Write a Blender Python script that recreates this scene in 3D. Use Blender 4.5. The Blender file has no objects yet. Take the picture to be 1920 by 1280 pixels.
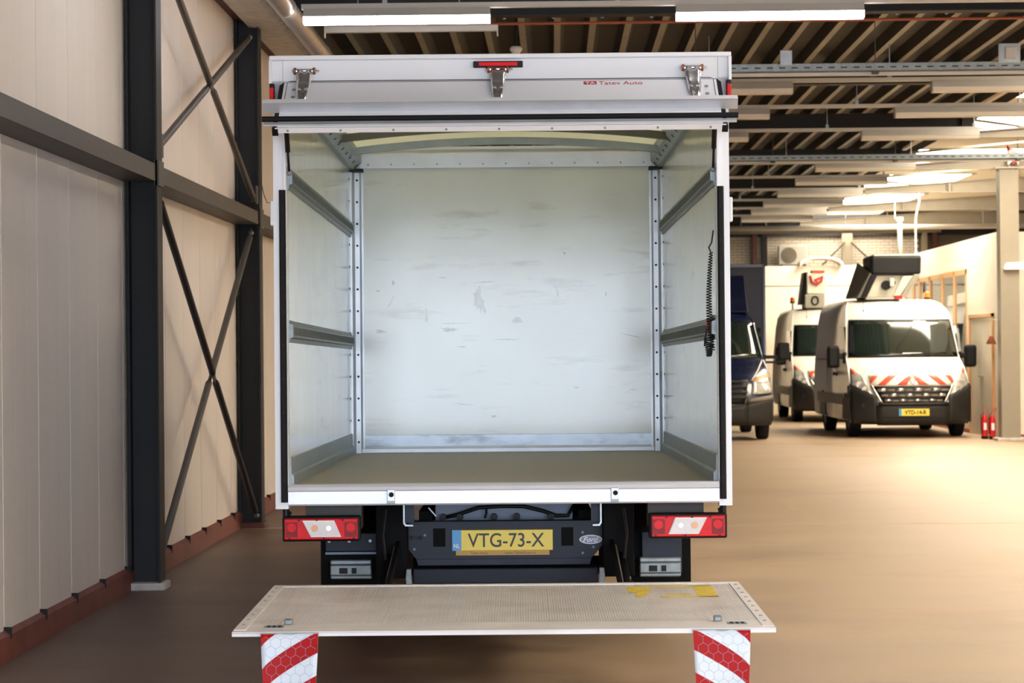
import bpy, math, random
from mathutils import Vector, Matrix
random.seed(7)
R = math.radians
SC = bpy.context.scene
COL = SC.collection

# ------------------------------------------------------------------ camera
cam_d = bpy.data.cameras.new('camera')
cam_d.sensor_width = 36.0
cam_d.lens = 4300 / 1920 * 36.0
cam_d.clip_end = 300
cam_d.dof.use_dof = True
cam_d.dof.focus_distance = 11.8
cam_d.dof.aperture_fstop = 6.3
cam = bpy.data.objects.new('camera', cam_d)
COL.objects.link(cam)
cam.matrix_world = (Matrix.Translation((0, 0, 1.58)) @ Matrix.Rotation(R(1.07), 4, 'Z')
                    @ Matrix.Rotation(R(90.20), 4, 'X') @ Matrix.Rotation(R(-0.50), 4, 'Z'))
SC.camera = cam

# ------------------------------------------------------------------ sky seen through the open gate behind the camera
W = bpy.data.worlds.new('sky')
SC.world = W
W.use_nodes = True
bg = W.node_tree.nodes['Background']
bg.inputs[0].default_value = (0.74, 0.85, 1.0, 1)
bg.inputs[1].default_value = 10.0

# ------------------------------------------------------------------ exposure
vs = SC.view_settings
vs.view_transform = 'Standard'
vs.look = 'None'
vs.gamma = 1.0
vs.use_curve_mapping = False
vs.exposure = 0.38

# portal in the gate opening (adds no light of its own)
GATE = (-2.5, 7.5, 3.3, -4.0)
pl = bpy.data.lights.new('gate_portal', 'AREA')
pl.shape = 'RECTANGLE'
pl.size = GATE[1] - GATE[0]
pl.size_y = GATE[2]
pl.cycles.is_portal = True
po = bpy.data.objects.new('gate_portal', pl)
COL.objects.link(po)
po.location = ((GATE[0] + GATE[1]) / 2, GATE[3] - 0.12, GATE[2] / 2)
po.rotation_euler = (R(90), 0, 0)

# ------------------------------------------------------------------ helpers
def lin(c):
    def f(u):
        u /= 255.0
        return u / 12.92 if u <= 0.04045 else ((u + 0.055) / 1.055) ** 2.4
    return (f(c[0]), f(c[1]), f(c[2]), 1)

MATS = {}
def mat(name, rgb, rough=0.5, metal=0.0, var=0.12, scale=6.0, stretch=(1, 1, 1), bump=0.0,
        bscale=40.0, emit=0.0, coat=0.0, dirt=None, spec=0.5, rvar=0.0):
    """procedural principled material: noise-modulated colour, optional fine bump and dirt stains"""
    m = bpy.data.materials.new(name)
    m.use_nodes = True
    nt = m.node_tree
    b = nt.nodes['Principled BSDF']
    L = nt.links.new
    tc = nt.nodes.new('ShaderNodeTexCoord')
    mp = nt.nodes.new('ShaderNodeMapping')
    mp.inputs['Scale'].default_value = stretch
    L(tc.outputs['Object'], mp.inputs[0])
    no = nt.nodes.new('ShaderNodeTexNoise')
    no.inputs['Scale'].default_value = scale
    no.inputs['Detail'].default_value = 5
    L(mp.outputs[0], no.inputs['Vector'])
    c = lin(rgb)
    cr = nt.nodes.new('ShaderNodeValToRGB')
    cr.color_ramp.elements[0].position = 0.3
    cr.color_ramp.elements[1].position = 0.7
    cr.color_ramp.elements[0].color = tuple(max(0, v * (1 - var)) for v in c[:3]) + (1,)
    cr.color_ramp.elements[1].color = tuple(min(1, v * (1 + var * 0.6)) for v in c[:3]) + (1,)
    L(no.outputs['Fac'], cr.inputs[0])
    out = cr.outputs[0]
    if dirt:
        drgb, dscale, dlo, dhi, dst, damt = dirt
        mp2 = nt.nodes.new('ShaderNodeMapping')
        mp2.inputs['Scale'].default_value = dst
        L(tc.outputs['Object'], mp2.inputs[0])
        n2 = nt.nodes.new('ShaderNodeTexNoise')
        n2.inputs['Scale'].default_value = dscale
        n2.inputs['Detail'].default_value = 8
        n2.inputs['Roughness'].default_value = 0.65
        L(mp2.outputs[0], n2.inputs['Vector'])
        mr = nt.nodes.new('ShaderNodeMapRange')
        mr.inputs['From Min'].default_value = dlo
        mr.inputs['From Max'].default_value = dhi
        mr.inputs['To Max'].default_value = damt
        L(n2.outputs['Fac'], mr.inputs[0])
        mx = nt.nodes.new('ShaderNodeMix')
        mx.data_type = 'RGBA'
        L(mr.outputs[0], mx.inputs[0])
        L(out, mx.inputs[6])
        mx.inputs[7].default_value = lin(drgb)
        out = mx.outputs[2]
    L(out, b.inputs['Base Color'])
    b.inputs['Roughness'].default_value = rough
    b.inputs['Metallic'].default_value = metal
    b.inputs['Specular IOR Level'].default_value = spec
    b.inputs['Coat Weight'].default_value = coat
    b.inputs['Coat Roughness'].default_value = 0.08
    if rvar:
        ma = nt.nodes.new('ShaderNodeMapRange')
        ma.inputs['To Min'].default_value = max(0.02, rough - rvar)
        ma.inputs['To Max'].default_value = rough + rvar
        L(no.outputs['Fac'], ma.inputs[0])
        L(ma.outputs[0], b.inputs['Roughness'])
    if bump:
        nb = nt.nodes.new('ShaderNodeTexNoise')
        nb.inputs['Scale'].default_value = bscale
        nb.inputs['Detail'].default_value = 4
        L(mp.outputs[0], nb.inputs['Vector'])
        bp = nt.nodes.new('ShaderNodeBump')
        bp.inputs['Strength'].default_value = bump
        bp.inputs['Distance'].default_value = 0.01
        L(nb.outputs['Fac'], bp.inputs['Height'])
        L(bp.outputs[0], b.inputs['Normal'])
    if emit:
        b.inputs['Emission Color'].default_value = c
        b.inputs['Emission Strength'].default_value = emit
    MATS[name] = m
    return m

class MB:
    def __init__(s):
        s.v = []; s.f = []; s.m = []
    def add(s, vs, fs, mi=0):
        o = len(s.v)
        s.v += [tuple(p) for p in vs]
        s.f += [tuple(i + o for i in f) for f in fs]
        s.m += [mi] * len(fs)
        return s
    def box(s, x0, x1, y0, y1, z0, z1, mi=0):
        return s.hexa([(x0, y0, z0), (x1, y0, z0), (x1, y1, z0), (x0, y1, z0),
                       (x0, y0, z1), (x1, y0, z1), (x1, y1, z1), (x0, y1, z1)], mi)
    def hexa(s, p, mi=0):
        return s.add(p, [(3, 2, 1, 0), (4, 5, 6, 7), (0, 1, 5, 4), (1, 2, 6, 5), (2, 3, 7, 6), (3, 0, 4, 7)], mi)
    def prism(s, poly, axis, a, b, mi=0):
        n = len(poly)
        def P(q, t):
            if axis == 'x': return (t, q[0], q[1])
            if axis == 'y': return (q[0], t, q[1])
            return (q[0], q[1], t)
        vs = [P(q, a) for q in poly] + [P(q, b) for q in poly]
        fs = [tuple(range(n)), tuple(range(2 * n - 1, n - 1, -1))]
        fs += [(i, i + n, (i + 1) % n + n, (i + 1) % n) for i in range(n)]
        return s.add(vs, fs, mi)
    def cyl(s, p0, p1, r0, r1=None, n=12, mi=0, cap=True):
        r1 = r0 if r1 is None else r1
        p0 = Vector(p0); p1 = Vector(p1)
        d = (p1 - p0).normalized()
        a = d.orthogonal().normalized(); b = d.cross(a)
        vs = []
        for p, r in ((p0, r0), (p1, r1)):
            for i in range(n):
                t = 2 * math.pi * i / n
                vs.append(p + (a * math.cos(t) + b * math.sin(t)) * r)
        fs = [(i, (i + 1) % n, (i + 1) % n + n, i + n) for i in range(n)]
        if cap:
            fs += [tuple(range(n - 1, -1, -1)), tuple(range(n, 2 * n))]
        return s.add(vs, fs, mi)
    def tube(s, path, r, n=8, mi=0):
        path = [Vector(p) for p in path]
        rings = []
        prev = None
        for i, p in enumerate(path):
            d = (path[min(i + 1, len(path) - 1)] - path[max(i - 1, 0)]).normalized()
            a = d.orthogonal().normalized() if prev is None else (prev - d * prev.dot(d)).normalized()
            prev = a
            b = d.cross(a)
            rings.append([p + (a * math.cos(2 * math.pi * k / n) + b * math.sin(2 * math.pi * k / n)) * r for k in range(n)])
        vs = [v for rg in rings for v in rg]
        fs = []
        for i in range(len(rings) - 1):
            for k in range(n):
                fs.append((i * n + k, i * n + (k + 1) % n, (i + 1) * n + (k + 1) % n, (i + 1) * n + k))
        fs += [tuple(range(n - 1, -1, -1)), tuple(range((len(rings) - 1) * n, len(rings) * n))]
        return s.add(vs, fs, mi)
    def bar(s, p0, p1, w, h, up=(0, 0, 1), mi=0):
        p0 = Vector(p0); p1 = Vector(p1)
        d = (p1 - p0).normalized()
        a = d.cross(Vector(up)).normalized(); b = a.cross(d).normalized()
        vs = []
        for p in (p0, p1):
            for sa, sb in ((-1, -1), (1, -1), (1, 1), (-1, 1)):
                vs.append(p + a * sa * w / 2 + b * sb * h / 2)
        return s.add(vs, [(0, 1, 2, 3), (7, 6, 5, 4), (0, 4, 5, 1), (1, 5, 6, 2), (2, 6, 7, 3), (3, 7, 4, 0)], mi)
    def grid(s, rows, mi=0, flip=False):
        nr = len(rows); nc = len(rows[0])
        vs = [p for r in rows for p in r]
        fs = []
        for i in range(nr - 1):
            for j in range(nc - 1):
                q = (i * nc + j, i * nc + j + 1, (i + 1) * nc + j + 1, (i + 1) * nc + j)
                fs.append(q[::-1] if flip else q)
        return s.add(vs, fs, mi)
    def lathe(s, prof, c=(0, 0, 0), axis='z', n=20, mi=0):
        rows = []
        for r, t in prof:
            row = []
            for k in range(n + 1):
                a = 2 * math.pi * k / n
                u, w = r * math.cos(a), r * math.sin(a)
                p = {'z': (u, w, t), 'y': (u, t, w), 'x': (t, u, w)}[axis]
                row.append((p[0] + c[0], p[1] + c[1], p[2] + c[2]))
            rows.append(row)
        return s.grid(rows, mi)
    def sphere(s, c, r, n=12, mi=0, sq=(1, 1, 1)):
        rows = []
        for i in range(n // 2 + 1):
            t = math.pi * i / (n // 2)
            rows.append([(c[0] + r * sq[0] * math.sin(t) * math.cos(2 * math.pi * k / n),
                          c[1] + r * sq[1] * math.sin(t) * math.sin(2 * math.pi * k / n),
                          c[2] + r * sq[2] * math.cos(t)) for k in range(n + 1)])
        return s.grid(rows, mi)
    def build(s, name, mats, parent=None, smooth=False, bevel=0.0, solid=0.0, kind=None, label=None, cat=None, group=None, weld=False):
        if not isinstance(mats, (list, tuple)): mats = [mats]
        me = bpy.data.meshes.new(name)
        vs = s.v
        off = (0, 0, 0)
        if parent is None:
            xs = [p[0] for p in vs]; ys = [p[1] for p in vs]; zs = [p[2] for p in vs]
            off = ((min(xs) + max(xs)) / 2, (min(ys) + max(ys)) / 2, min(zs))
            vs = [(p[0] - off[0], p[1] - off[1], p[2] - off[2]) for p in vs]
        me.from_pydata(vs, [], s.f)
        for m in mats: me.materials.append(m)
        me.polygons.foreach_set('material_index', s.m)
        if smooth: me.polygons.foreach_set('use_smooth', [True] * len(s.f))
        me.update()
        o = bpy.data.objects.new(name, me)
        o.location = off
        COL.objects.link(o)
        if parent: o.parent = parent
        if weld:
            w = o.modifiers.new('weld', 'WELD'); w.merge_threshold = 0.0004
        if solid:
            q = o.modifiers.new('solid', 'SOLIDIFY'); q.thickness = solid; q.offset = 0
        if bevel:
            q = o.modifiers.new('bevel', 'BEVEL'); q.width = bevel; q.segments = 2; q.limit_method = 'ANGLE'
            q.angle_limit = R(40)
        tag(o, label, cat, group, kind)
        return o

def tag(o, label=None, cat=None, group=None, kind=None):
    if label: o['label'] = label
    if cat: o['category'] = cat
    if group: o['group'] = group
    if kind: o['kind'] = kind
    return o

def empty(name, loc=(0, 0, 0), rot=(0, 0, 0), label=None, cat=None, group=None):
    o = bpy.data.objects.new(name, None)
    o.location = loc; o.rotation_euler = rot
    o.empty_display_size = 0.1
    COL.objects.link(o)
    return tag(o, label, cat, group)

def piece(name, mesh, loc, parent, rot=(0, 0, 0), scale=(1, 1, 1)):
    o = bpy.data.objects.new(name, mesh)
    o.location = loc; o.rotation_euler = rot; o.scale = scale
    COL.objects.link(o)
    o.parent = parent
    return o

def copy_tree(o, parent=None):
    c = o.copy()
    COL.objects.link(c)
    c.parent = parent
    for ch in list(o.children):
        copy_tree(ch, c)
    return c

def text_mesh(name, txt, size, m, parent, M, extrude=0.001, shear=0.0, fit=None, bold=0.0, label=None):
    """flat lettering as a mesh; M places text-space (x right, y up, z out) in the parent's space"""
    cu = bpy.data.curves.new(name, 'FONT')
    cu.body = txt; cu.size = size; cu.extrude = extrude; cu.shear = shear; cu.offset = bold
    cu.align_x = 'CENTER'; cu.align_y = 'CENTER'
    t = bpy.data.objects.new(name + '_curve', cu)
    COL.objects.link(t)
    dg = bpy.context.evaluated_depsgraph_get()
    me = bpy.data.meshes.new_from_object(t.evaluated_get(dg))
    bpy.data.objects.remove(t)
    bpy.data.curves.remove(cu)
    xs = [v.co.x for v in me.vertices]; ys = [v.co.y for v in me.vertices]
    cx, cy = (min(xs) + max(xs)) / 2, (min(ys) + max(ys)) / 2
    sx = sy = 1.0
    if fit:
        sx = fit[0] / (max(xs) - min(xs)); sy = fit[1] / (max(ys) - min(ys))
    me.transform(M @ Matrix.Diagonal((sx, sy, 1, 1)) @ Matrix.Translation((-cx, -cy, 0)))
    me.materials.clear(); me.materials.append(m)
    me.name = name
    o = bpy.data.objects.new(name, me)
    COL.objects.link(o)
    o.parent = parent
    if label: o['label'] = label
    return o

def face_minus_y(x, y, z, tilt=0.0):
    """text frame on a surface that faces the -y direction (towards the camera); tilt leans the top away"""
    return Matrix.Translation((x, y, z)) @ Matrix.Rotation(R(90 - tilt), 4, 'X')

def lerp(a, b, t): return a + (b - a) * t
def interp(tab, x):
    if x <= tab[0][0]: return tab[0][1]
    for (a, va), (b, vb) in zip(tab, tab[1:]):
        if x <= b: return va + (vb - va) * (x - a) / (b - a)
    return tab[-1][1]
# ------------------------------------------------------------------ materials
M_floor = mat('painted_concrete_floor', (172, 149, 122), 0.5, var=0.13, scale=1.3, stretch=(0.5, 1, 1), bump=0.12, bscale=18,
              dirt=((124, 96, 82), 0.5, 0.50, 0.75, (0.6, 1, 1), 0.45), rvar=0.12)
# red-brown floor along the wall, truck's shade put into its colour
def floor_left_shade():
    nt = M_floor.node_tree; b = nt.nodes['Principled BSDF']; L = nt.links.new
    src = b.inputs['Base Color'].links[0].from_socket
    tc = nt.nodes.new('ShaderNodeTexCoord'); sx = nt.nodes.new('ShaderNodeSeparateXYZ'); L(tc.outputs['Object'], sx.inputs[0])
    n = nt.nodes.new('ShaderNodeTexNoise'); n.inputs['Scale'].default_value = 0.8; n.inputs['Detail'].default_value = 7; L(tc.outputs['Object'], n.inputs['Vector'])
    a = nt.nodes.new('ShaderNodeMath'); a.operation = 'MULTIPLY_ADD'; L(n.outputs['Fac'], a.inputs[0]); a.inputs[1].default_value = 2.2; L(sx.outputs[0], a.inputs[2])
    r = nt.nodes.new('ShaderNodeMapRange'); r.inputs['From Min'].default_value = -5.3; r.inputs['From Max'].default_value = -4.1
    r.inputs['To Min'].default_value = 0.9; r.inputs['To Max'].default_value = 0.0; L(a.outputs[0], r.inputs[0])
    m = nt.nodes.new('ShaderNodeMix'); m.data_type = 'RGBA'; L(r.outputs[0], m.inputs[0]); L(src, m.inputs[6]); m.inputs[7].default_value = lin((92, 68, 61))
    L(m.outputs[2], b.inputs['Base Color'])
floor_left_shade()
M_panel = mat('cream_steel_panel', (226, 217, 208), 0.55, var=0.05, scale=2.0, stretch=(1, 1, 0.15), bump=0.08, bscale=60)
M_dark = mat('charcoal_steel', (34, 34, 36), 0.55, var=0.12, scale=3, spec=0.3)
M_brace = mat('brown_grey_steel', (72, 66, 60), 0.55, var=0.12, scale=4)
M_base = mat('red_brown_skirting', (118, 62, 52), 0.6, var=0.2, scale=5)
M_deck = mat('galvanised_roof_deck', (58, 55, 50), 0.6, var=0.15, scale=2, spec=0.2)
M_decl = mat('pale_deck_flange', (138, 134, 120), 0.5, var=0.12, scale=2)
M_bay = mat('cream_roof_lining', (226, 216, 196), 0.7, var=0.05)
M_conc = mat('grey_concrete', (196, 190, 182), 0.8, var=0.2, scale=9, bump=0.3)
M_redb = mat('oxide_red_steel', (82, 42, 38), 0.6)
M_pipe = mat('brushed_duct', (176, 168, 158), 0.35, metal=0.7, var=0.08)
M_galv = mat('galvanised_steel', (168, 174, 178), 0.42, metal=0.6, var=0.16, scale=14)
M_galvl = mat('galvanised_rail', (138, 146, 148), 0.45, metal=0.5, var=0.18, scale=20)
M_lampw = mat('white_lamp_housing', (190, 186, 178), 0.5, var=0.03)
M_diff = mat('white_diffuser', (208, 202, 190), 0.4, var=0.03)
M_lit = mat('lit_diffuser', (255, 252, 255), 0.4, var=0.0, emit=15.0)
M_sky = mat('glowing_skylight', (255, 241, 217), 0.4, var=0.0, emit=18.0)
M_wire = mat('dark_wire', (40, 40, 42), 0.5)
M_orange = mat('orange_conduit', (150, 78, 52), 0.5)
M_wplast = mat('white_wall', (240, 232, 218), 0.7, var=0.04, scale=3)
M_brick = mat('white_brick', (196, 186, 172), 0.8, var=0.15, scale=3, bump=0.3)
M_mortar = mat('grey_mortar', (110, 102, 92), 0.9, var=0.1)
M_wood = mat('orange_pine', (222, 172, 120), 0.5, var=0.15, scale=6, stretch=(6, 6, 0.5))
M_doorw = mat('cream_door', (226, 216, 198), 0.5, var=0.04)
M_post = mat('grey_green_steel', (140, 132, 116), 0.5, var=0.05)
M_beaml = mat('pale_grey_steel', (176, 168, 152), 0.5, var=0.06)
M_black = mat('black_plastic', (13, 13, 15), 0.5, var=0.1, spec=0.3)
M_red = mat('red_paint', (196, 24, 26), 0.35, var=0.08)
M_white = mat('white_paint', (238, 238, 240), 0.35, var=0.03)
M_rubber = mat('black_rubber', (24, 24, 26), 0.7, spec=0.25, var=0.15, scale=10)

def glass_mat(name, tint=(230, 240, 235), rough=0.02, alpha=0.35):
    m = bpy.data.materials.new(name); m.use_nodes = True
    nt = m.node_tree; nt.nodes.clear()
    o = nt.nodes.new('ShaderNodeOutputMaterial')
    t = nt.nodes.new('ShaderNodeBsdfTransparent'); t.inputs[0].default_value = lin(tint)
    g = nt.nodes.new('ShaderNodeBsdfGlossy'); g.inputs['Roughness'].default_value = rough
    f = nt.nodes.new('ShaderNodeFresnel'); f.inputs[0].default_value = 1.5
    mx = nt.nodes.new('ShaderNodeMixShader')
    nt.links.new(f.outputs[0], mx.inputs[0]); nt.links.new(t.outputs[0], mx.inputs[1]); nt.links.new(g.outputs[0], mx.inputs[2])
    nt.links.new(mx.outputs[0], o.inputs[0])
    return m
M_pane = glass_mat('clear_window_glass')
M_lens = glass_mat('clear_lamp_lens', (250, 250, 250))

# ------------------------------------------------------------------ the hall: floor, walls, ceiling
XW = -2.86          # left wall
ZB, ZD = 4.62, 4.86  # beam underside, roof deck
BY = [15.2 + 5.75 * k for k in range(8)]
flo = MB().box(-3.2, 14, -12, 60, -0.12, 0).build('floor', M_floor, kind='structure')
M_joint = mat('pale_joint_filler', (180, 158, 132), 0.6, var=0.15, scale=4)
fx, fy, fz = flo.location
for (x0, x1, y0, y1) in ((-2.8, 14, 20.45, 20.53), (2.28, 2.33, 20.53, 24.2), (-2.8, 14, 33.0, 33.06), (-2.8, 14, 8.0, 8.05)):
    MB().box(x0 - fx, x1 - fx, y0 - fy, y1 - fy, -0.005 - fz, 0.0012 - fz).build('floor_joint', M_joint, flo)

wl = MB().box(XW - 0.14, XW - 0.045, -4, 60, 0, 4.95).build('wall_left', M_mortar, kind='structure')
pw, pt = 0.83, 0.05
pm = MB()
# one sandwich panel with two shallow stiffening swages
prof = []
for a, d in ((0.0045, 0.010), (0.008, 0.018), (0.268, 0.018), (0.276, 0.0172), (0.285, 0.0172), (0.293, 0.018), (0.543, 0.018), (0.551, 0.0172), (0.56, 0.0172), (0.568, 0.018), (0.822, 0.018), (0.8255, 0.010)):
    prof.append((d, a))
pm.prism([(-0.03, 0.0045)] + prof + [(-0.03, 0.8255)], 'z', 0.10, 4.92)
pme = pm.build('panel', M_panel, wl)
base_y = 15.13
first = True
k0 = int((-4 - base_y) // pw) + 1
ws = wl.location
pan_mesh = pme.data
bpy.data.objects.remove(pme)
for k in range(k0, 12):
    y = base_y + pw * k
    piece('panel', pan_mesh, (XW - 0.018 - ws[0], y - ws[1], 0), wl)
bb = MB().prism([(XW - 0.04, 0.0), (XW + 0.035, 0.0), (XW + 0.035, 0.13), (XW + 0.01, 0.15), (XW - 0.04, 0.15)], 'y', -4, 60).build('baseboard_left', M_base, kind='structure')
for k in range(-8, 10):
    y = base_y + pw * k
    MB().box(XW + 0.0 - bb.location[0], XW + 0.04 - bb.location[0], y - 0.006 - bb.location[1], y + 0.006 - bb.location[1], 0.11, 0.168).build('clip', M_black, bb)

# roof deck, trapezoidal ribs running down the hall
cp = []
x = XW
while x < 5.9:
    cp += [(x, ZD), (x + 0.065, ZD), (x + 0.12, ZD + 0.11), (x + 0.315, ZD + 0.11)]
    x += 0.36
cp.append((x, ZD))
cd = MB()
cd.grid([[(a, -4, b) for a, b in cp], [(a, 60, b) for a, b in cp]])
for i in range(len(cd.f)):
    if i % 4 == 0: cd.m[i] = 1  # lower flanges coloured paler than the deck recesses
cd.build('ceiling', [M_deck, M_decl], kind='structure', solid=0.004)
# right hand bay: pale lining with openings for the rooflights
cb = MB()
sk = []
for y in [15.2 - 5.75 * k for k in (3, 2, 1)] + BY:
    sk.append((y + 1.2, y + 4.6))
yy = -4
for a, b in sk:
    cb.box(5.9, 14, yy, a, ZD + 0.1, ZD + 0.16)
    cb.box(5.9, 6.25, a, b, ZD + 0.1, ZD + 0.16)
    cb.box(8.25, 14, a, b, ZD + 0.1, ZD + 0.16)
    yy = b
cb.box(5.9, 14, yy, 60, ZD + 0.1, ZD + 0.16)
cb.build('ceiling_bay', M_bay, kind='structure')
for a, b in sk:
    r = empty('skylight', (7.25, (a + b) / 2, ZD + 0.14), label='bright translucent rooflight in the pale lining of the side bay', cat='skylight', group='rooflights in the side bay')
    h = (b - a) / 2
    MB().grid([[(-1.0 + 0.2 * i, yv, 0.10 * math.cos((i - 5) / 5 * 1.3)) for i in range(11)] for yv in (-h, h)]).build('dome', M_sky, r, smooth=True, solid=0.01)
    f = MB()
    f.box(-1.05, -0.97, -h - 0.05, h + 0.05, -0.06, 0.04).box(0.97, 1.05, -h - 0.05, h + 0.05, -0.06, 0.04)
    f.box(-1.0, 1.0, -h - 0.05, -h + 0.03, -0.06, 0.04).box(-1.0, 1.0, h - 0.03, h + 0.05, -0.06, 0.04)
    f.build('frame', M_lampw, r)

# walls out of the frame: gate wall behind the camera, far side wall
g = GATE
wf = MB()
wf.box(-3.0, g[0], g[3] - 0.15, g[3], 0, 5).box(g[1], 14, g[3] - 0.15, g[3], 0, 5).box(g[0], g[1], g[3] - 0.15, g[3], g[2], 5)
wf.build('wall_front', M_wplast, kind='structure')
MB().box(14, 14.15, g[3] - 0.15, 60, 0, 5.1).build('wall_right', M_wplast, kind='structure')

# back of the hall: white brick above the office roof
wb = MB().box(-3, 14, 58.03, 58.3, 0, 5.0).build('wall_back', M_mortar, kind='structure')
bx = MB().box(0.005, 0.205, -0.035, 0.0, 0.004, 0.066)
b0 = bx.build('brick', M_brick, wb, bevel=0.004)
bme = b0.data
bpy.data.objects.remove(b0)
row = 0
z = 3.40
while z < 4.36:
    x = 4.0 + (0.105 if row % 2 else 0)
    while x < 9.0:
        piece('brick', bme, (x - wb.location[0], 58.035 - wb.location[1] + random.uniform(-0.004, 0.004), z), wb)
        x += 0.212
    z += 0.0735
    row += 1
MB().box(-3, 14, 57.9, 58.03, 4.37, 4.9).build('trim_1', M_dark, kind='structure')

# office block: partition at the end, long side wall with windows and door, short front
MB().box(1.5, 7.5, 55.0, 55.1, 0, 3.03).box(1.5, 7.5, 54.97, 55.1, 3.05, 3.52).build('wall_partition', M_wplast, kind='structure')
ow = MB()
X0, X1 = 7.5, 7.62
def oseg(y0, y1, z0, z1): ow.box(X0, X1, y0, y1, z0, z1)
oseg(39.0, 39.3, 0, 3.5); oseg(39.3, 41.5, 2.13, 3.5); oseg(41.5, 41.85, 0, 3.5)
oseg(41.85, 49.2, 0, 0.9); oseg(41.85, 49.2, 2.97, 3.5); oseg(49.2, 55.1, 0, 3.5)
ow.box(7.62, 14, 39.0, 39.12, 0.06, 3.5)
ow.build('wall_office', M_wplast, kind='structure')
MB().box(10.4, 10.5, 39.12, 55.1, 0, 3.3).build('wall_inner', M_wplast, kind='structure')
MB().box(7.63, 14, 38.97, 39.0, 0, 0.07).build('baseboard_right', M_orange, kind='structure')
MB().box(7.47, 7.5, 41.55, 55, 0, 0.07).build('baseboard_office', M_orange, kind='structure')
edges = [41.85, 43.1, 44.45, 45.85, 47.2, 48.0, 49.2]
n = 1
for a, b in zip(edges, edges[1:]):
    w = MB()
    for (y0, y1, z0, z1) in ((a, a + 0.06, 0.9, 2.97), (b - 0.06, b, 0.9, 2.97), (a, b, 0.9, 0.97), (a, b, 2.88, 2.97)):
        w.box(7.48, 7.53, y0, y1, z0, z1)
    wo = w.build('window_%d' % n, M_wood, kind='structure')
    q = wo.location
    MB().box(7.50 - q[0], 7.508 - q[0], a + 0.05 - q[1], b - 0.05 - q[1], 0.95 - q[2], 2.9 - q[2]).build('pane', M_pane, wo)
    n += 1
d = MB()
for (y0, y1, z0, z1) in ((39.3, 39.36, 0, 2.13), (41.44, 41.5, 0, 2.13), (39.3, 41.5, 2.07, 2.13)):
    d.box(7.46, 7.6, y0, y1, z0, z1)
do = d.build('door_1', M_wood, kind='structure')
q = do.location
for (a, b, hy) in ((39.37, 40.395, 40.3), (40.405, 41.43, 40.5)):
    lf = MB().box(7.49 - q[0], 7.54 - q[0], a - q[1], b - q[1], 0.01, 2.06).build('door_leaf', M_doorw, do, bevel=0.004)
    MB().box(7.44 - q[0], 7.49 - q[0], hy - 0.06 - q[1], hy + 0.06 - q[1], 1.03, 1.05).build('door_handle', M_galv, lf)

# ------------------------------------------------------------------ steel frame
def ibeam_y(mb, xc, zc, w, h, tf, tw, y0, y1):
    mb.box(xc - w / 2, xc + w / 2, y0, y1, zc - h / 2, zc - h / 2 + tf)
    mb.box(xc - w / 2, xc + w / 2, y0, y1, zc + h / 2 - tf, zc + h / 2)
    mb.box(xc - tw / 2, xc + tw / 2, y0, y1, zc - h / 2 + tf, zc + h / 2 - tf)

CY = [15.3, 20.6, 26.3]
CX0, CX1 = XW + 0.02, XW + 0.225
for i, y in enumerate(CY):
    lab = ('dark steel wall column with grey base plate, bracing on one side', 'dark steel wall column at the far end of the cross bracing', 'dark steel wall column hidden behind the truck body')[i]
    r = empty('steel_column', ((CX0 + CX1) / 2, y, 0), label=lab, cat='column', group='steel columns along the panel wall')
    hw = (CX1 - CX0) / 2
    MB().box(hw - 0.014, hw, -0.1, 0.1, 0.02, ZB).box(-hw, -hw + 0.014, -0.1, 0.1, 0.02, ZB).build('flange', M_dark, r)
    MB().box(-hw + 0.014, hw - 0.014, -0.012, 0.012, 0.02, ZB).build('web', M_dark, r)
    MB().prism([(-hw - 0.01, -0.13), (hw + 0.02, -0.13), (hw + 0.035, -0.1), (hw + 0.035, 0.1), (hw + 0.02, 0.13), (-hw - 0.01, 0.13)], 'z', 0, 0.05).build('base_plate', M_conc if i == 0 else M_redb, r, bevel=0.008)
    gp = MB().box(hw - 0.02, hw + 0.012, -0.1, 0.1, 2.69, 2.86)
    gp.build('girt_bracket', M_brace, r)
    if i < 2:
        gs = MB()
        s = 1 if i == 0 else -1
        gs.box(hw - 0.02, hw - 0.01, 0.0, s * 0.22, 2.9, 3.06)
        gs.build('gusset', M_brace, r)
ed = [-4.0] + CY + [34.0]
for i, (a, b) in enumerate(zip(ed, ed[1:])):
    gb = MB()
    gb.prism([(XW, 2.72), (XW + 0.215, 2.72), (XW + 0.215, 2.835), (XW + 0.205, 2.835), (XW + 0.205, 2.73), (XW, 2.73)], 'y', a + 0.1 if i else a, b - 0.1)
    gb.box(XW + 0.0, XW + 0.205, a + 0.1 if i else a, b - 0.1, 2.73, 2.835)
    gb.build('wall_girt', M_brace, label=('dark steel wall rail on the plain stretch of panels before the bracing',
             'dark steel wall rail crossing behind the braces between two columns', 'dark steel wall rail beyond the braced columns', 'dark steel wall rail hidden beyond the truck')[i],
             cat='rail', group='horizontal wall rails')
xb = XW + 0.17
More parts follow.
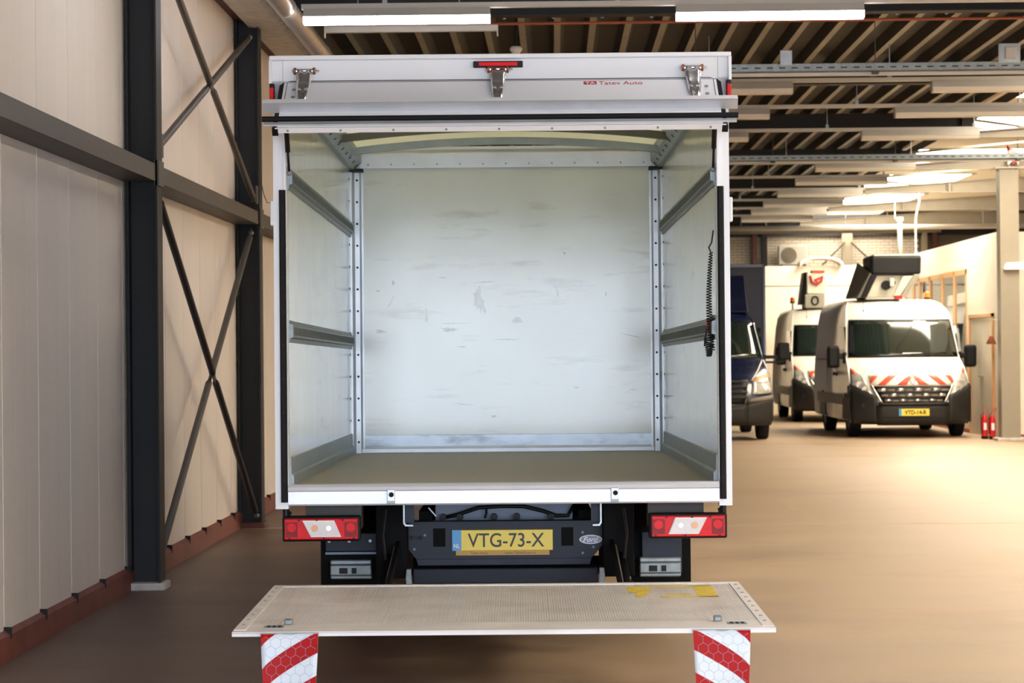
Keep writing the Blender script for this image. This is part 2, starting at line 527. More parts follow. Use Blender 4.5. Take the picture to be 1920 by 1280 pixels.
def brace(p0, p1, nm, lab, m, dx):
    p0 = Vector(p0); p1 = Vector(p1); md = p0.lerp(p1, 0.5)
    u = (p1 - p0).normalized()
    r = empty('brace_bar', (xb + dx, p0.y, p0.z), label=lab, cat='brace', group='cross braces on the panel wall')
    o = Vector((xb + dx, p0.y, p0.z))
    A = p0 - o; B = p1 - o
    A.x = B.x = 0
    Mi = A.lerp(B, 0.5)
    MB().cyl(A + u * 0.14, Mi - u * 0.1, 0.027, n=14).cyl(Mi - u * 0.1, Mi - u * 0.06, 0.027, 0.018, n=14).build('tube', m, r)
    MB().cyl(Mi + u * 0.1, B - u * 0.14, 0.027, n=14).cyl(Mi + u * 0.1, Mi + u * 0.06, 0.027, 0.018, n=14).build('tube', m, r)
    for qa, qb in ((A, A + u * 0.16), (B - u * 0.16, B), (Mi - u * 0.08, Mi + u * 0.08)):
        MB().bar(qa, qb, 0.06, 0.010, up=(1, 0, 0)).build('flattened_end', m, r)
    for q in (A + u * 0.04, B - u * 0.04):
        MB().cyl((q.x - 0.02, q.y, q.z), (q.x + 0.022, q.y, q.z), 0.016, n=6).build('bolt', M_galv, r)
ya, yb = CY[0] + 0.12, CY[1] - 0.12
brace((0, ya, 4.40), (0, yb, 2.92), 'b', 'round steel brace falling from the high end of the braced bay above the rail', M_brace, 0.015)
brace((0, ya, 2.92), (0, yb, 4.40), 'b', 'round steel brace rising to the far column above the rail', M_brace, -0.015)
brace((0, ya, 2.66), (0, yb, 0.10), 'b', 'round steel brace falling to the far column foot below the rail', M_dark, 0.015)
brace((0, ya, 0.10), (0, yb, 2.66), 'b', 'round steel brace rising to the far column below the rail', M_brace, -0.015)
# hooked wire on the second column
MB().tube([(XW + 0.222, 20.6, 3.14), (XW + 0.25, 20.6, 3.0), (XW + 0.28, 20.6, 2.92), (XW + 0.33, 20.6, 2.92)], 0.004, 6).build('hooked_wire', M_wire, label='thin bent wire hanging beside the far braced column', cat='wire')

# eaves: red edge beam, concrete ledge, round duct
MB().prism([(XW, 4.56), (XW + 0.13, 4.56), (XW + 0.13, 4.6), (XW + 0.05, 4.6), (XW + 0.05, 4.8), (XW + 0.13, 4.8), (XW + 0.13, 4.85), (XW, 4.85)], 'y', 6, 58).build('eaves_beam', M_redb, label='oxide red steel channel along the top of the panel wall', cat='beam')
MB().prism([(XW + 0.13, 4.5), (XW + 0.44, 4.46), (XW + 0.5, 4.5), (XW + 0.5, 4.62), (XW + 0.13, 4.62)], 'y', 8, 58).build('concrete_ledge', M_conc, label='rough grey concrete ledge under the roof edge above the wall', cat='ledge')
dr = empty('air_duct', (XW + 0.62, 8, 4.47), label='round metal duct running along the roof edge', cat='duct')
MB().cyl((0, 0, 0), (0, 50, 0), 0.085, n=24).build('pipe', M_pipe, dr, smooth=True)
for k in range(14):
    y = 2.2 + k * 3.0
    MB().cyl((0, y, 0), (0, y + 0.035, 0), 0.091, n=24).build('joint_ring', M_pipe, dr)

for i, y in enumerate(BY[1:]):
    r = empty('roof_beam', (1.5, y, ZB), label='dark steel roof beam carrying the ribbed deck across the hall', cat='beam', group='dark roof beams')
    MB().box(XW - 1.5, 4.3, -0.09, 0.09, 0, 0.014).build('lower_flange', M_dark, r)
    MB().box(XW - 1.5, 4.3, -0.006, 0.006, 0.014, ZD - ZB - 0.014).build('web', M_dark, r)
    MB().box(XW - 1.5, 4.3, -0.09, 0.09, ZD - ZB - 0.014, ZD - ZB).build('upper_flange', M_dark, r)
    if i >= 2:
        r = empty('bay_beam', (5.75, y, 4.52), label='pale steel haunched beam with bolted splice under the rooflights', cat='beam', group='pale beams of the side bay')
        # haunched plate girder: straight lower flange, upper flange rising to the splice
        MB().prism([(0, 0.05), (2.6, 0.22), (4.2, 0.30), (8.2, 0.05), (8.2, 0), (0, 0)], 'y', -0.008, 0.008).build('web', M_beaml, r)
        MB().box(0, 8.2, -0.1, 0.1, -0.016, 0.0).build('lower_flange', M_beaml, r)
        MB().prism([(0, 0.05), (2.6, 0.22), (4.2, 0.30), (8.2, 0.05), (8.2, 0.066), (4.2, 0.316), (2.6, 0.236), (0, 0.066)], 'y', -0.1, 0.1).build('upper_flange', M_beaml, r)
        s = MB().box(1.78, 1.82, -0.1, 0.1, 0.0, 0.16)
        for zz in (0.04, 0.08, 0.12):
            for yy2 in (-0.05, 0.05):
                s.cyl((1.74, yy2, zz), (1.86, yy2, zz), 0.014, n=6)
        s.build('splice_plate', M_beaml, r)
        MB().box(0.0, 0.18, -0.1, 0.1, -0.02, 0.3).build('end_plate', M_dark, r)
for i, y in enumerate(BY[3:6]):
    for s in (0, 1):
        a, b = ((5.9, y + 0.15, 4.78), (10.5, y + 5.55, 4.80)) if s else ((10.5, y + 0.15, 4.77), (5.9, y + 5.55, 4.77))
        MB().cyl(a, b, 0.022, n=10).build('roof_brace', M_post, label='thin pale steel rod crossing diagonally under the rooflights', cat='brace', group='roof bracing rods')

# free-standing post in front of the office
pr = empty('steel_post', (7.53, 38.2, 0), label='grey steel post standing free on a pad beside the red fire extinguishers', cat='post')
MB().box(-0.155, 0.155, -0.15, -0.138, 0.02, 4.52).box(-0.155, 0.155, 0.138, 0.15, 0.02, 4.52).build('flange', M_post, pr)
MB().box(-0.006, 0.006, -0.138, 0.138, 0.02, 4.52).box(-0.155, -0.145, -0.138, 0.138, 0.02, 4.52).build('web', M_post, pr)
MB().prism([(-0.24, -0.22), (0.24, -0.22), (0.26, -0.1), (0.24, 0.22), (-0.24, 0.22), (-0.26, 0.0)], 'z', 0, 0.05).build('pad', M_conc, pr, bevel=0.01)
MB().box(-0.24, 0.24, -0.2, 0.2, 4.5, 4.525).build('cap_plate', M_beaml, pr)
MB().prism([(-0.11, 2.86), (-0.07, 2.94), (0.42, 2.96), (0.42, 2.83), (-0.11, 2.83)], 'y', -0.24, -0.15).build('white_bracket', M_white, pr)
# far wall steelwork
for (x0, x1, m, lab) in ((4.99, 5.11, M_redb, 'oxide red upright against the white brick'), (5.22, 5.36, M_dark, 'dark upright beside the outdoor air unit'),
                         (7.24, 7.5, M_post, 'wide grey upright with diagonal struts on the white brick'), (9.25, 9.37, M_post, 'narrow grey upright on the brick above the office'), (9.5, 9.62, M_redb, 'oxide red upright above the office')):
    MB().box(x0, x1, 57.75, 57.79, 0, 4.62).box(x0, x1, 57.91, 57.95, 0, 4.62).box((x0 + x1) / 2 - 0.01, (x0 + x1) / 2 + 0.01, 57.79, 57.91, 0, 4.62).build('far_upright', m, label=lab, cat='column')
MB().cyl((7.3, 57.7, 4.2), (6.5, 57.7, 3.4), 0.022, n=8).build('far_strut', M_brace, label='thin strut leaning from the wide upright towards the air unit', cat='brace', group='struts on the far wall')
MB().cyl((7.45, 57.7, 4.2), (8.3, 57.7, 3.4), 0.022, n=8).build('far_strut', M_brace, label='thin strut leaning from the wide upright towards the office corner', cat='brace', group='struts on the far wall')
wp = empty('white_pipe', (4, 52, 4.27), label='white pipe hung across the far end of the hall', cat='pipe')
MB().cyl((-1.0, 0, 0), (9, 0, 0), 0.055, n=14).build('pipe', M_lampw, wp, smooth=True)
for x in (0.8, 2.6, 4.2, 5.7, 7.2):
    MB().cyl((x, 0, 0), (x, 0, 0.36), 0.008, n=6).build('hanger', M_galv, wp)
gp_ = empty('grey_pipe', (4, 56.5, 4.45), label='thick grey pipe above the white brick', cat='pipe')
MB().cyl((0, 0, 0), (5.5, 0, 0), 0.09, n=16).build('pipe', M_post, gp_, smooth=True)
for x in (0.6, 2.4, 4.2):
    MB().cyl((x, 0, 0.08), (x, 0, 0.52), 0.008, n=6).build('hanger', M_galv, gp_)
dp = empty('drop_pipe', (7.25, 48.2, 3.3), label='white pipe dropping from the ceiling behind the lift basket', cat='pipe')
MB().cyl((0, 0, 0), (0, 0, 0.95), 0.05, n=14).build('sleeve', M_lampw, dp, smooth=True)
MB().cyl((0, 0, -0.6), (0, 0, 0.0), 0.03, n=14).build('pipe', M_lampw, dp, smooth=True)
MB().cyl((0, 0, 0.9), (0, 0, 0.98), 0.075, n=14).build('collar', M_lampw, dp)
MB().cyl((-0.1, 0, 0.95), (-0.1, 0, 1.6), 0.012, n=8).build('rod', M_lampw, dp)
MB().tube([(7.58, 48.2, 2.7), (7.58, 48.2, 4.2), (7.6, 48.2, 4.35), (7.66, 48.2, 4.6), (7.66, 48.2, 4.9)], 0.022, 10).build('thin_pipe', M_lampw, label='thin white conduit bending near the ceiling behind the lift basket', cat='pipe')

# ------------------------------------------------------------------ strip lights
LZ = 4.33
def fitting(x0, y, lit, lab, grp):
    r = empty('light_fitting', (x0, y, LZ), label=lab, cat='light', group=grp)
    L = 1.56
    MB().prism([(-0.05, 0.115), (0.05, 0.115), (0.075, 0.06), (-0.075, 0.06)], 'x', 0, L).build('housing', M_lampw, r)
    # reflector body: white trough that widens downwards
    MB().prism([(-0.075, 0.06), (0.075, 0.06), (0.085, 0.045), (-0.085, 0.045)], 'x', 0, L).build('rim', M_lampw, r)
    MB().prism([(-0.08, 0.045), (0.08, 0.045), (0.07, 0.0), (0.04, -0.012), (-0.04, -0.012), (-0.07, 0.0)], 'x', 0.015, L - 0.015).build('diffuser', M_lit if lit else M_diff, r)
    for xa in (0.0, L - 0.015):
        MB().prism([(-0.08, 0.05), (0.08, 0.05), (0.07, 0.0), (0.04, -0.012), (-0.04, -0.012), (-0.07, 0.0)], 'x', xa, xa + 0.015).build('end_cap', M_lit if lit else M_lampw, r)
def trunk(y, x0, x1, lab):
    r = empty('light_trunking', (x0, y, LZ + 0.115), label=lab, cat='trunking', group='white trunking between the strip lights')
    MB().prism([(-0.035, 0.0), (0.035, 0.0), (0.035, 0.042), (-0.035, 0.042)], 'x', 0, x1 - x0).build('rail', M_lampw, r)
    k = 0.7
    while k < x1 - x0:
        h = MB().cyl((k, 0, 0.04), (k, 0, ZD - LZ - 0.115 + 0.1), 0.006, n=6).box(k - 0.02, k + 0.02, -0.02, 0.02, 0.042, 0.09)
        h.build('hanger', M_galv, r)
        k += 1.95
rows = [19.2, 24.9, 27.6, 30.6, 36.0, 39.0, 42.1, 45.0, 47.7, 50.3]
XA, XB_, XC_ = -2.08, 1.04, 4.1
GL = 'lit strip lights'
fitting(XA, rows[0], True, 'glowing white strip light hung near the panel wall', GL)
fitting(XB_, rows[0], True, 'glowing white strip light hung above the open side of the hall', GL)
trunk(rows[0], -2.1, 5.7, 'white trunking rail linking the two glowing strip lights')
for y in (16.35, 13.5, 10.65):  # unseen lit rows, added to brighten the truck roof and platform
    fitting(XB_, y, True, 'glowing strip light added out of view above the truck body', GL)
    if y > 12:
        fitting(XA, y, True, 'glowing strip light added out of view above the truck body', GL)
    trunk(y, -2.1, 5.7, 'white trunking rail added out of view above the truck body')
ORD = ('first', 'second', 'third', 'fourth', 'fifth', 'sixth', 'seventh', 'eighth', 'ninth')
for o_, y in zip(ORD, rows[1:]):
    if y < 35:
        fitting(XB_, y, False, 'unlit strip light on the %s rail beyond the plated cable tray, away from the rooflights' % o_, 'unlit strip lights')
    fitting(XC_, y, False, 'unlit strip light at the rooflight end of the %s rail beyond the plated cable tray' % o_, 'unlit strip lights')
    trunk(y, 1.0, 5.7, '%s white light rail beyond the cable tray with square plates' % o_)
# spare white bar with drop ends
sb = empty('hanging_bar', (-2.02, 20.3, 4.40), label='long white bar with hooked ends hung behind the glowing light', cat='bar')
MB().box(0, 1.54, -0.03, 0.03, 0, 0.055).build('bar', M_lampw, sb, bevel=0.004)
for xx in (0.0, 1.53):
    MB().box(xx, xx + 0.012, -0.02, 0.02, -0.045, 0.05).build('hook', M_lampw, sb)
for xx in (0.3, 1.2):
    MB().cyl((xx, 0, 0.05), (xx, 0, 0.47), 0.005, n=6).build('hanger', M_galv, sb)
# conduits along the beam
oc = MB().cyl((-2.0, 21.15, 4.585), (9, 21.15, 4.585), 0.014, n=10).build('orange_conduit', M_orange, label='thin orange conduit running under the first dark roof beam', cat='conduit')
gc = empty('grey_conduit', (-2, 21.06, 4.635), label='thin grey conduit clipped beside the orange conduit', cat='conduit')
MB().cyl((0, 0, 0), (11, 0, 0), 0.01, n=8).build('conduit', M_galv, gc)
for k in range(24):
    MB().box(0.2 + k * 0.45, 0.225 + k * 0.45, -0.014, 0.014, -0.02, 0.02).build('clip', M_galv, gc)
# smoke detector on a drop rod
sd = empty('smoke_detector', (-0.34, 21.5, 4.37), label='white smoke detector on a dark drop rod above the truck roof', cat='detector')
MB().lathe([(0.0, -0.02), (0.035, -0.015), (0.055, 0.01), (0.06, 0.03), (0.045, 0.05), (0.0, 0.055)], n=20).build('head', M_lampw, sd, smooth=True)
MB().cyl((0, 0, 0.04), (0, 0, 0.5), 0.011, n=8).build('rod', M_black, sd)
# cable trays
def tray(y, x0, x1, zt, lab, boxes):
    r = empty('cable_tray', (x0, y, zt), label=lab, cat='cable tray')
    L = x1 - x0
    MB().box(0, L, -0.1, 0.1, 0, 0.004).box(0, L, -0.1, -0.097, 0, 0.075).box(0, L, 0.097, 0.1, 0, 0.075).build('channel', M_galvl, r)
    s = MB()
    k = 0.05
    while k < L - 0.1:
        s.box(k, k + 0.06, -0.102, -0.1, 0.03, 0.042); k += 0.12
    s.build('slots', M_dark, r, kind='stuff')
    MB().prism([(-0.03, -0.035), (0.03, -0.035), (0.03, -0.005), (-0.03, -0.005)], 'x', 0.3, L).build('white_rail', M_lampw, r)
    k = 0.2
    while k < L:
        MB().cyl((k, -0.06, 0.0), (k, -0.06, ZD - zt + 0.02), 0.005, n=6).box(k - 0.03, k + 0.03, -0.12, 0.12, -0.03, 0.0).build('hanger', M_brace, r)
        k += 1.75
    for (bx0, bw, bh, inner) in boxes:
        p = MB().box(bx0, bx0 + bw, -0.115, -0.103, 0.06, 0.06 + bh).build('box_plate', M_galv, r, bevel=0.003)
        if inner:
            MB().box(bx0 + bw * 0.3, bx0 + bw * 0.8, -0.15, -0.115, 0.06 + bh * 0.2, 0.06 + bh * 0.8).build('sensor', M_lampw, p, bevel=0.006)
tray(22.5, 1.2, 9.0, 4.265, 'galvanised cable tray with square plates under the first deck bay', [(1.02, 0.115, 0.145, False), (3.14, 0.21, 0.19, True)])
tray(33.0, 1.2, 7.2, 4.25, 'galvanised cable tray crossing in front of the pale beams', [])

# ------------------------------------------------------------------ small things by the office
def extinguisher(x, y, lab):
    r = empty('fire_extinguisher', (x, y, 0), label=lab, cat='fire extinguisher', group='fire extinguishers by the office door')
    r.scale = (0.62, 0.62, 0.78)
    MB().lathe([(0, 0.0), (0.085, 0.0), (0.09, 0.03), (0.09, 0.42), (0.08, 0.47), (0.045, 0.52), (0.03, 0.54), (0, 0.54)], n=20).build('cylinder', M_red, r, smooth=True)
    MB().lathe([(0.0, 0.0), (0.095, 0.0), (0.095, 0.06), (0.088, 0.065)], n=20).build('foot_ring', M_black, r)
    MB().cyl((0, 0, 0.53), (0, 0, 0.6), 0.022, n=10).build('valve', M_galv, r)
    h = MB().bar((-0.02, 0, 0.6), (0.12, 0, 0.62), 0.03, 0.012).bar((-0.02, 0, 0.63), (0.12, 0, 0.67), 0.03, 0.012)
    h.build('handle', M_red, r)
    MB().tube([(-0.02, -0.02, 0.58), (-0.1, -0.05, 0.52), (-0.11, -0.06, 0.3), (-0.1, -0.05, 0.12)], 0.012, 8).build('hose', M_black, r, smooth=True)
    MB().box(-0.04, 0.04, -0.094, -0.088, 0.2, 0.35).build('sticker', M_white, r)
extinguisher(7.25, 38.9, 'red fire extinguisher at the door side of the pair')
extinguisher(7.345, 38.72, 'red fire extinguisher next to the grey post')
ah = empty('alarm_horn', (7.4, 39.05, 1.6), label='small orange funnel horn hung beside the office door', cat='horn')
MB().lathe([(0.03, 0.14), (0.045, 0.1), (0.09, 0.0), (0.075, 0.0)], n=16).build('funnel', M_orange, ah, smooth=True)
MB().cyl((0, 0, 0.13), (0, 0, 0.42), 0.005, n=6).build('cord', M_doorw, ah)
MB().box(-0.01, 0.12, -0.01, 0.01, 0.41, 0.43).build('arm', M_doorw, ah)
# bundle of red-white barrier tape on the post cap
tb = empty('tape_bundle', (7.60, 38.02, 4.525), label='crumpled red and white barrier tape on top of the grey post', cat='tape')
for i in range(7):
    a = i * 0.9
    pts = []
    for j in range(9):
        t = j / 8
        rr = 0.085 + 0.02 * math.sin(i * 2.1 + j)
        pts.append((rr * math.cos(a + 2.6 * t), rr * 0.8 * math.sin(a + 2.6 * t), 0.03 + 0.26 * math.sin(math.pi * t) * (0.6 + 0.4 * math.sin(i))))
    rowA = [p for p in pts]; rowB = [(p[0] * 1.05, p[1] * 1.05, p[2] + 0.085) for p in pts]
    MB().grid([rowA, rowB]).build('tape', M_red if i in (2, 5) else M_white, tb, solid=0.004)
# outdoor air unit on the office roof
ac = empty('air_unit', (6.0, 57.72, 3.62), label='white air conditioning unit with round grey fan bracketed to the brick', cat='air conditioner')
MB().box(-0.37, 0.35, -0.14, 0.14, 0.02, 0.50).build('case', M_lampw, ac, bevel=0.012)
for xx in (-0.3, 0.28):
    MB().box(xx - 0.03, xx + 0.03, -0.15, 0.30, 0.0, 0.03).build('bracket', M_dark, ac)
fg = MB().cyl((-0.12, -0.142, 0.255), (-0.12, -0.15, 0.255), 0.2, n=32).build('fan_grille', M_post, ac)
for k in range(5):
    rr = 0.04 + k * 0.036
    MB().tube([(-0.12 + rr * math.cos(2 * math.pi * j / 28), -0.153, 0.255 + rr * math.sin(2 * math.pi * j / 28)) for j in range(29)], 0.004, 6).build('grille_ring', M_dark, fg)
# curved white hood on the partition top
MB().grid([[(6.35 + 0.5 * math.cos(math.pi * i / 14), yv, 3.50 + 0.20 * math.sin(math.pi * i / 14) ** 0.8) for i in range(15)] for yv in (54.6, 55.3)]).build('white_hood', M_wplast, label='low curved white cover on top of the end partition', cat='cover', smooth=True, solid=0.05)
# ------------------------------------------------------------------ the box truck
T_wh = mat('truck_white_paint', (236, 237, 242), 0.32, var=0.03, scale=2)
T_alu = mat('truck_aluminium', (206, 210, 218), 0.38, metal=0.45, var=0.10, scale=5)
T_sill = mat('sill_aluminium', (226, 228, 236), 0.36, metal=0.3, var=0.08, scale=4, stretch=(0.6, 3, 3), dirt=((150, 146, 142), 5, 0.55, 0.75, (0.4, 1, 3), 0.4))
T_liner = mat('side_lining', (230, 232, 222), 0.14, var=0.05, scale=2.5, bump=0.10, bscale=5, dirt=((150, 152, 146), 3.0, 0.60, 0.78, (1, 0.5, 2.4), 0.45))
T_kick = mat('kick_plate', (150, 160, 164), 0.45, metal=0.35, var=0.12, scale=8)
T_floor = mat('plywood_floor', (176, 168, 156), 0.45, var=0.14, scale=3, stretch=(2, 0.5, 1), bump=0.2, bscale=50, dirt=((170, 166, 158), 6, 0.6, 0.75, (0.6, 2, 1), 0.5), rvar=0.15)
T_chrome = mat('chrome', (228, 228, 230), 0.24, metal=0.9, var=0.05)
T_brass = mat('rusty_pin', (150, 90, 62), 0.5, metal=0.4)
T_navy = mat('dark_blue_grey_steel', (34, 39, 54), 0.5, var=0.10, scale=5, spec=0.3)
T_under = mat('black_chassis', (7, 7, 9), 0.7, var=0.2, spec=0.15)
T_plat = mat('platform_aluminium', (232, 228, 227), 0.42, metal=0.1, var=0.08, scale=4, dirt=((190, 180, 170), 2.5, 0.5, 0.75, (1, 1, 1), 0.5))
T_rib = mat('platform_rib', (232, 229, 228), 0.36, metal=0.15, var=0.12, scale=5, dirt=((176, 164, 152), 2.2, 0.48, 0.75, (1, 1, 1), 0.6))
T_lred = mat('red_lens', (222, 8, 20), 0.4, var=0.12, scale=40, spec=0.25)
T_ldark = mat('dark_red_lens', (140, 6, 14), 0.4, var=0.25, scale=50, spec=0.25)
T_lclear = mat('ribbed_clear_lens', (250, 242, 242), 0.3, var=0.03, scale=60, stretch=(3, 1, 0.3))
T_lamb = mat('amber_bulb', (236, 170, 120), 0.25, var=0.1)
T_plate = mat('yellow_plate', (252, 222, 70), 0.4, var=0.02)
T_pblue = mat('blue_plate_band', (70, 160, 220), 0.4, var=0.02)
T_gold = mat('ochre_strip', (196, 152, 72), 0.5, var=0.05)
T_ink = mat('plate_black', (48, 46, 44), 0.5, var=0.05)
T_oval = mat('badge_blue', (24, 40, 96), 0.25, var=0.05, coat=0.5)
T_logo = mat('logo_red', (196, 44, 50), 0.5, var=0.03)
T_grime = mat('grey_green_smudge', (190, 193, 188), 0.16, spec=0.6, var=0.15, scale=30)
T_smear = mat('beige_smear', (214, 213, 208), 0.16, spec=0.6, var=0.12, scale=30)
T_yel = mat('worn_yellow_sticker', (222, 196, 70), 0.55, var=0.2, scale=20)
T_coil = mat('black_cord', (22, 22, 24), 0.45)
T_panelblue = mat('pale_blue_painted_steel', (112, 126, 150), 0.45, var=0.08)

def liner_panel():
    """white bulkhead board: fine scuffs streaking sideways, dents"""
    m = mat('bulkhead_board', (230, 233, 232), 0.14, var=0.04, scale=2.5, stretch=(1, 1, 1), bump=0.05, bscale=4.0,
            dirt=((168, 168, 160), 2.6, 0.57, 0.80, (0.55, 1, 3.2), 0.75), rvar=0.05, spec=0.6)
    return m
T_bulk = liner_panel()
# translucent roof skin
T_roof = bpy.data.materials.new('translucent_roof'); T_roof.use_nodes = True
_nt = T_roof.node_tree; _nt.nodes.clear()
_o = _nt.nodes.new('ShaderNodeOutputMaterial'); _t = _nt.nodes.new('ShaderNodeBsdfTranslucent'); _d = _nt.nodes.new('ShaderNodeBsdfDiffuse'); _x = _nt.nodes.new('ShaderNodeMixShader')
_t.inputs[0].default_value = lin((246, 242, 196)); _d.inputs[0].default_value = lin((232, 230, 200)); _x.inputs[0].default_value = 0.35
_nt.links.new(_t.outputs[0], _x.inputs[1]); _nt.links.new(_d.outputs[0], _x.inputs[2]); _nt.links.new(_x.outputs[0], _o.inputs[0])

T_ribl = mat('lens_rib_grey', (196, 190, 190), 0.4)
T_slot = mat('rail_slot', (108, 114, 112), 0.6)
TK = empty('box_truck', (-0.255, 11.167, 0.0), (R(-0.466), 0, R(0.866)),
           label='white box truck seen from behind with raised rear flap and lowered tail lift', cat='truck')
HW, IW = 1.113, 1.050      # half widths outside / inside
BL = 4.30                  # inside length
ZF, ZT = 0.925, 3.02

# --- body shell
for s in (-1, 1):
    w = MB().box(min(s * IW, s * (HW - 0.01)), max(s * IW, s * (HW - 0.01)), 0.08, BL + 0.06, 0.82, 2.98)
    w.build('side_wall', T_liner, TK)
    # outer skin
    MB().box(min(s * (HW - 0.01), s * HW), max(s * (HW - 0.01), s * HW), 0.06, BL + 0.07, 0.815, 2.99).build('outer_skin', T_wh, TK)
    # rear corner post
    p = MB()
    a, b = s * IW, s * HW
    p.prism([(a, -0.0), (b, -0.0), (b, 0.09), (a, 0.09)], 'z', 0.812, 2.9)
    p.prism([(s * (IW + 0.002), -0.012), (s * (IW + 0.012), -0.012), (s * (IW + 0.012), 0.0), (s * (IW + 0.002), 0.0)], 'z', 0.93, 2.6)
    po = p.build('rear_post', T_wh, TK)
    q = MB()
    x0, x1 = s * (IW + 0.002), s * (IW + 0.034)
    q.prism([(x0, 0), (x0, -0.014), (lerp(x0, x1, .25), -0.024), (lerp(x0, x1, .75), -0.024), (x1, -0.014), (x1, 0)], 'z', 0.845, 2.367)
    ru = q.build('rubber_buffer', T_under if False else M_rubber, po)
    bt = MB()
    for k in range(9):
        zz = 0.95 + k * 0.165
        bt.cyl((s * (IW + 0.018), -0.022, zz), (s * (IW + 0.018), -0.028, zz), 0.006, n=6)
    bt.build('screws', M_black, po, kind='stuff')
    MB().box(min(s * (HW - 0.002), s * (HW + 0.016)), max(s * (HW - 0.002), s * (HW + 0.016)), 0.0, 0.05, 2.195, 2.315).build('grab_handle', T_wh, po, bevel=0.006)
    # marker lamp on the corner
    ml = MB().box(s * HW - 0.012, s * HW + 0.012, -0.03, 0.0, 2.78, 2.885).build('marker_housing', M_black, TK, bevel=0.005)
    MB().box(s * HW - 0.010, s * HW + 0.010, -0.038, -0.028, 2.80, 2.865).build('marker_lens', T_lred, ml, bevel=0.004)
bk = MB().box(-IW, IW, BL, BL + 0.06, 0.82, 2.97).build('bulkhead', T_bulk, TK)
# smudges and gouges on the bulkhead: thin irregular patches
def smudge(px, py, w, h, m, seed, ang=0):
    rnd = random.Random(seed)
    d = 15.47
    x = (px - 946.5) * d / 4300; z = 1.58 - (py - 655) * d / 4300 + 0.035
    n = 44
    pts = []
    for k in range(n):
        a = 2 * math.pi * k / n
        rr = rnd.uniform(0.55, 1.0) * (0.8 + 0.12 * math.sin(3 * a + seed) + 0.12 * math.sin(7 * a + 2 * seed))
        u, v = w / 2 * rr * math.cos(a), h / 2 * rr * math.sin(a)
        pts.append((x + u * math.cos(ang) - v * math.sin(ang), z + u * math.sin(ang) + v * math.cos(ang)))
    MB().prism(pts, 'y', BL - 0.0012, BL + 0.0005).build('smudge', m, bk)
smudge(837, 617, 0.16, 0.045, T_grime, 1); smudge(708, 619, 0.10, 0.04, T_grime, 2); smudge(965, 600, 0.10, 0.06, T_grime, 3)
smudge(894, 562, 0.10, 0.26, T_smear, 4, 0.2); smudge(945, 636, 0.24, 0.012, T_grime, 5); smudge(1180, 631, 0.19, 0.010, T_grime, 6, -0.22)
smudge(865, 757, 0.2, 0.008, T_grime, 7, -0.08); smudge(733, 528, 0.03, 0.05, T_grime, 8); smudge(704, 543, 0.05, 0.018, T_grime, 9)
smudge(905, 528, 0.22, 0.008, T_grime, 10, 0.06); smudge(1075, 727, 0.06, 0.018, T_smear, 11); smudge(920, 780, 0.06, 0.025, T_grime, 12)
smudge(1182, 732, 0.08, 0.008, T_grime, 13); smudge(847, 605, 0.3, 0.006, T_grime, 14); smudge(1132, 552, 0.012, 0.05, T_grime, 15)
smudge(795, 590, 0.03, 0.16, T_smear, 16); smudge(826, 519, 0.08, 0.008, T_grime, 17); smudge(862, 649, 0.10, 0.01, T_grime, 18)
smudge(1055, 475, 0.02, 0.03, T_grime, 19); smudge(728, 565, 0.16, 0.006, T_grime, 20, 1.1); smudge(1040, 545, 0.02, 0.16, T_smear, 21, 0.25)
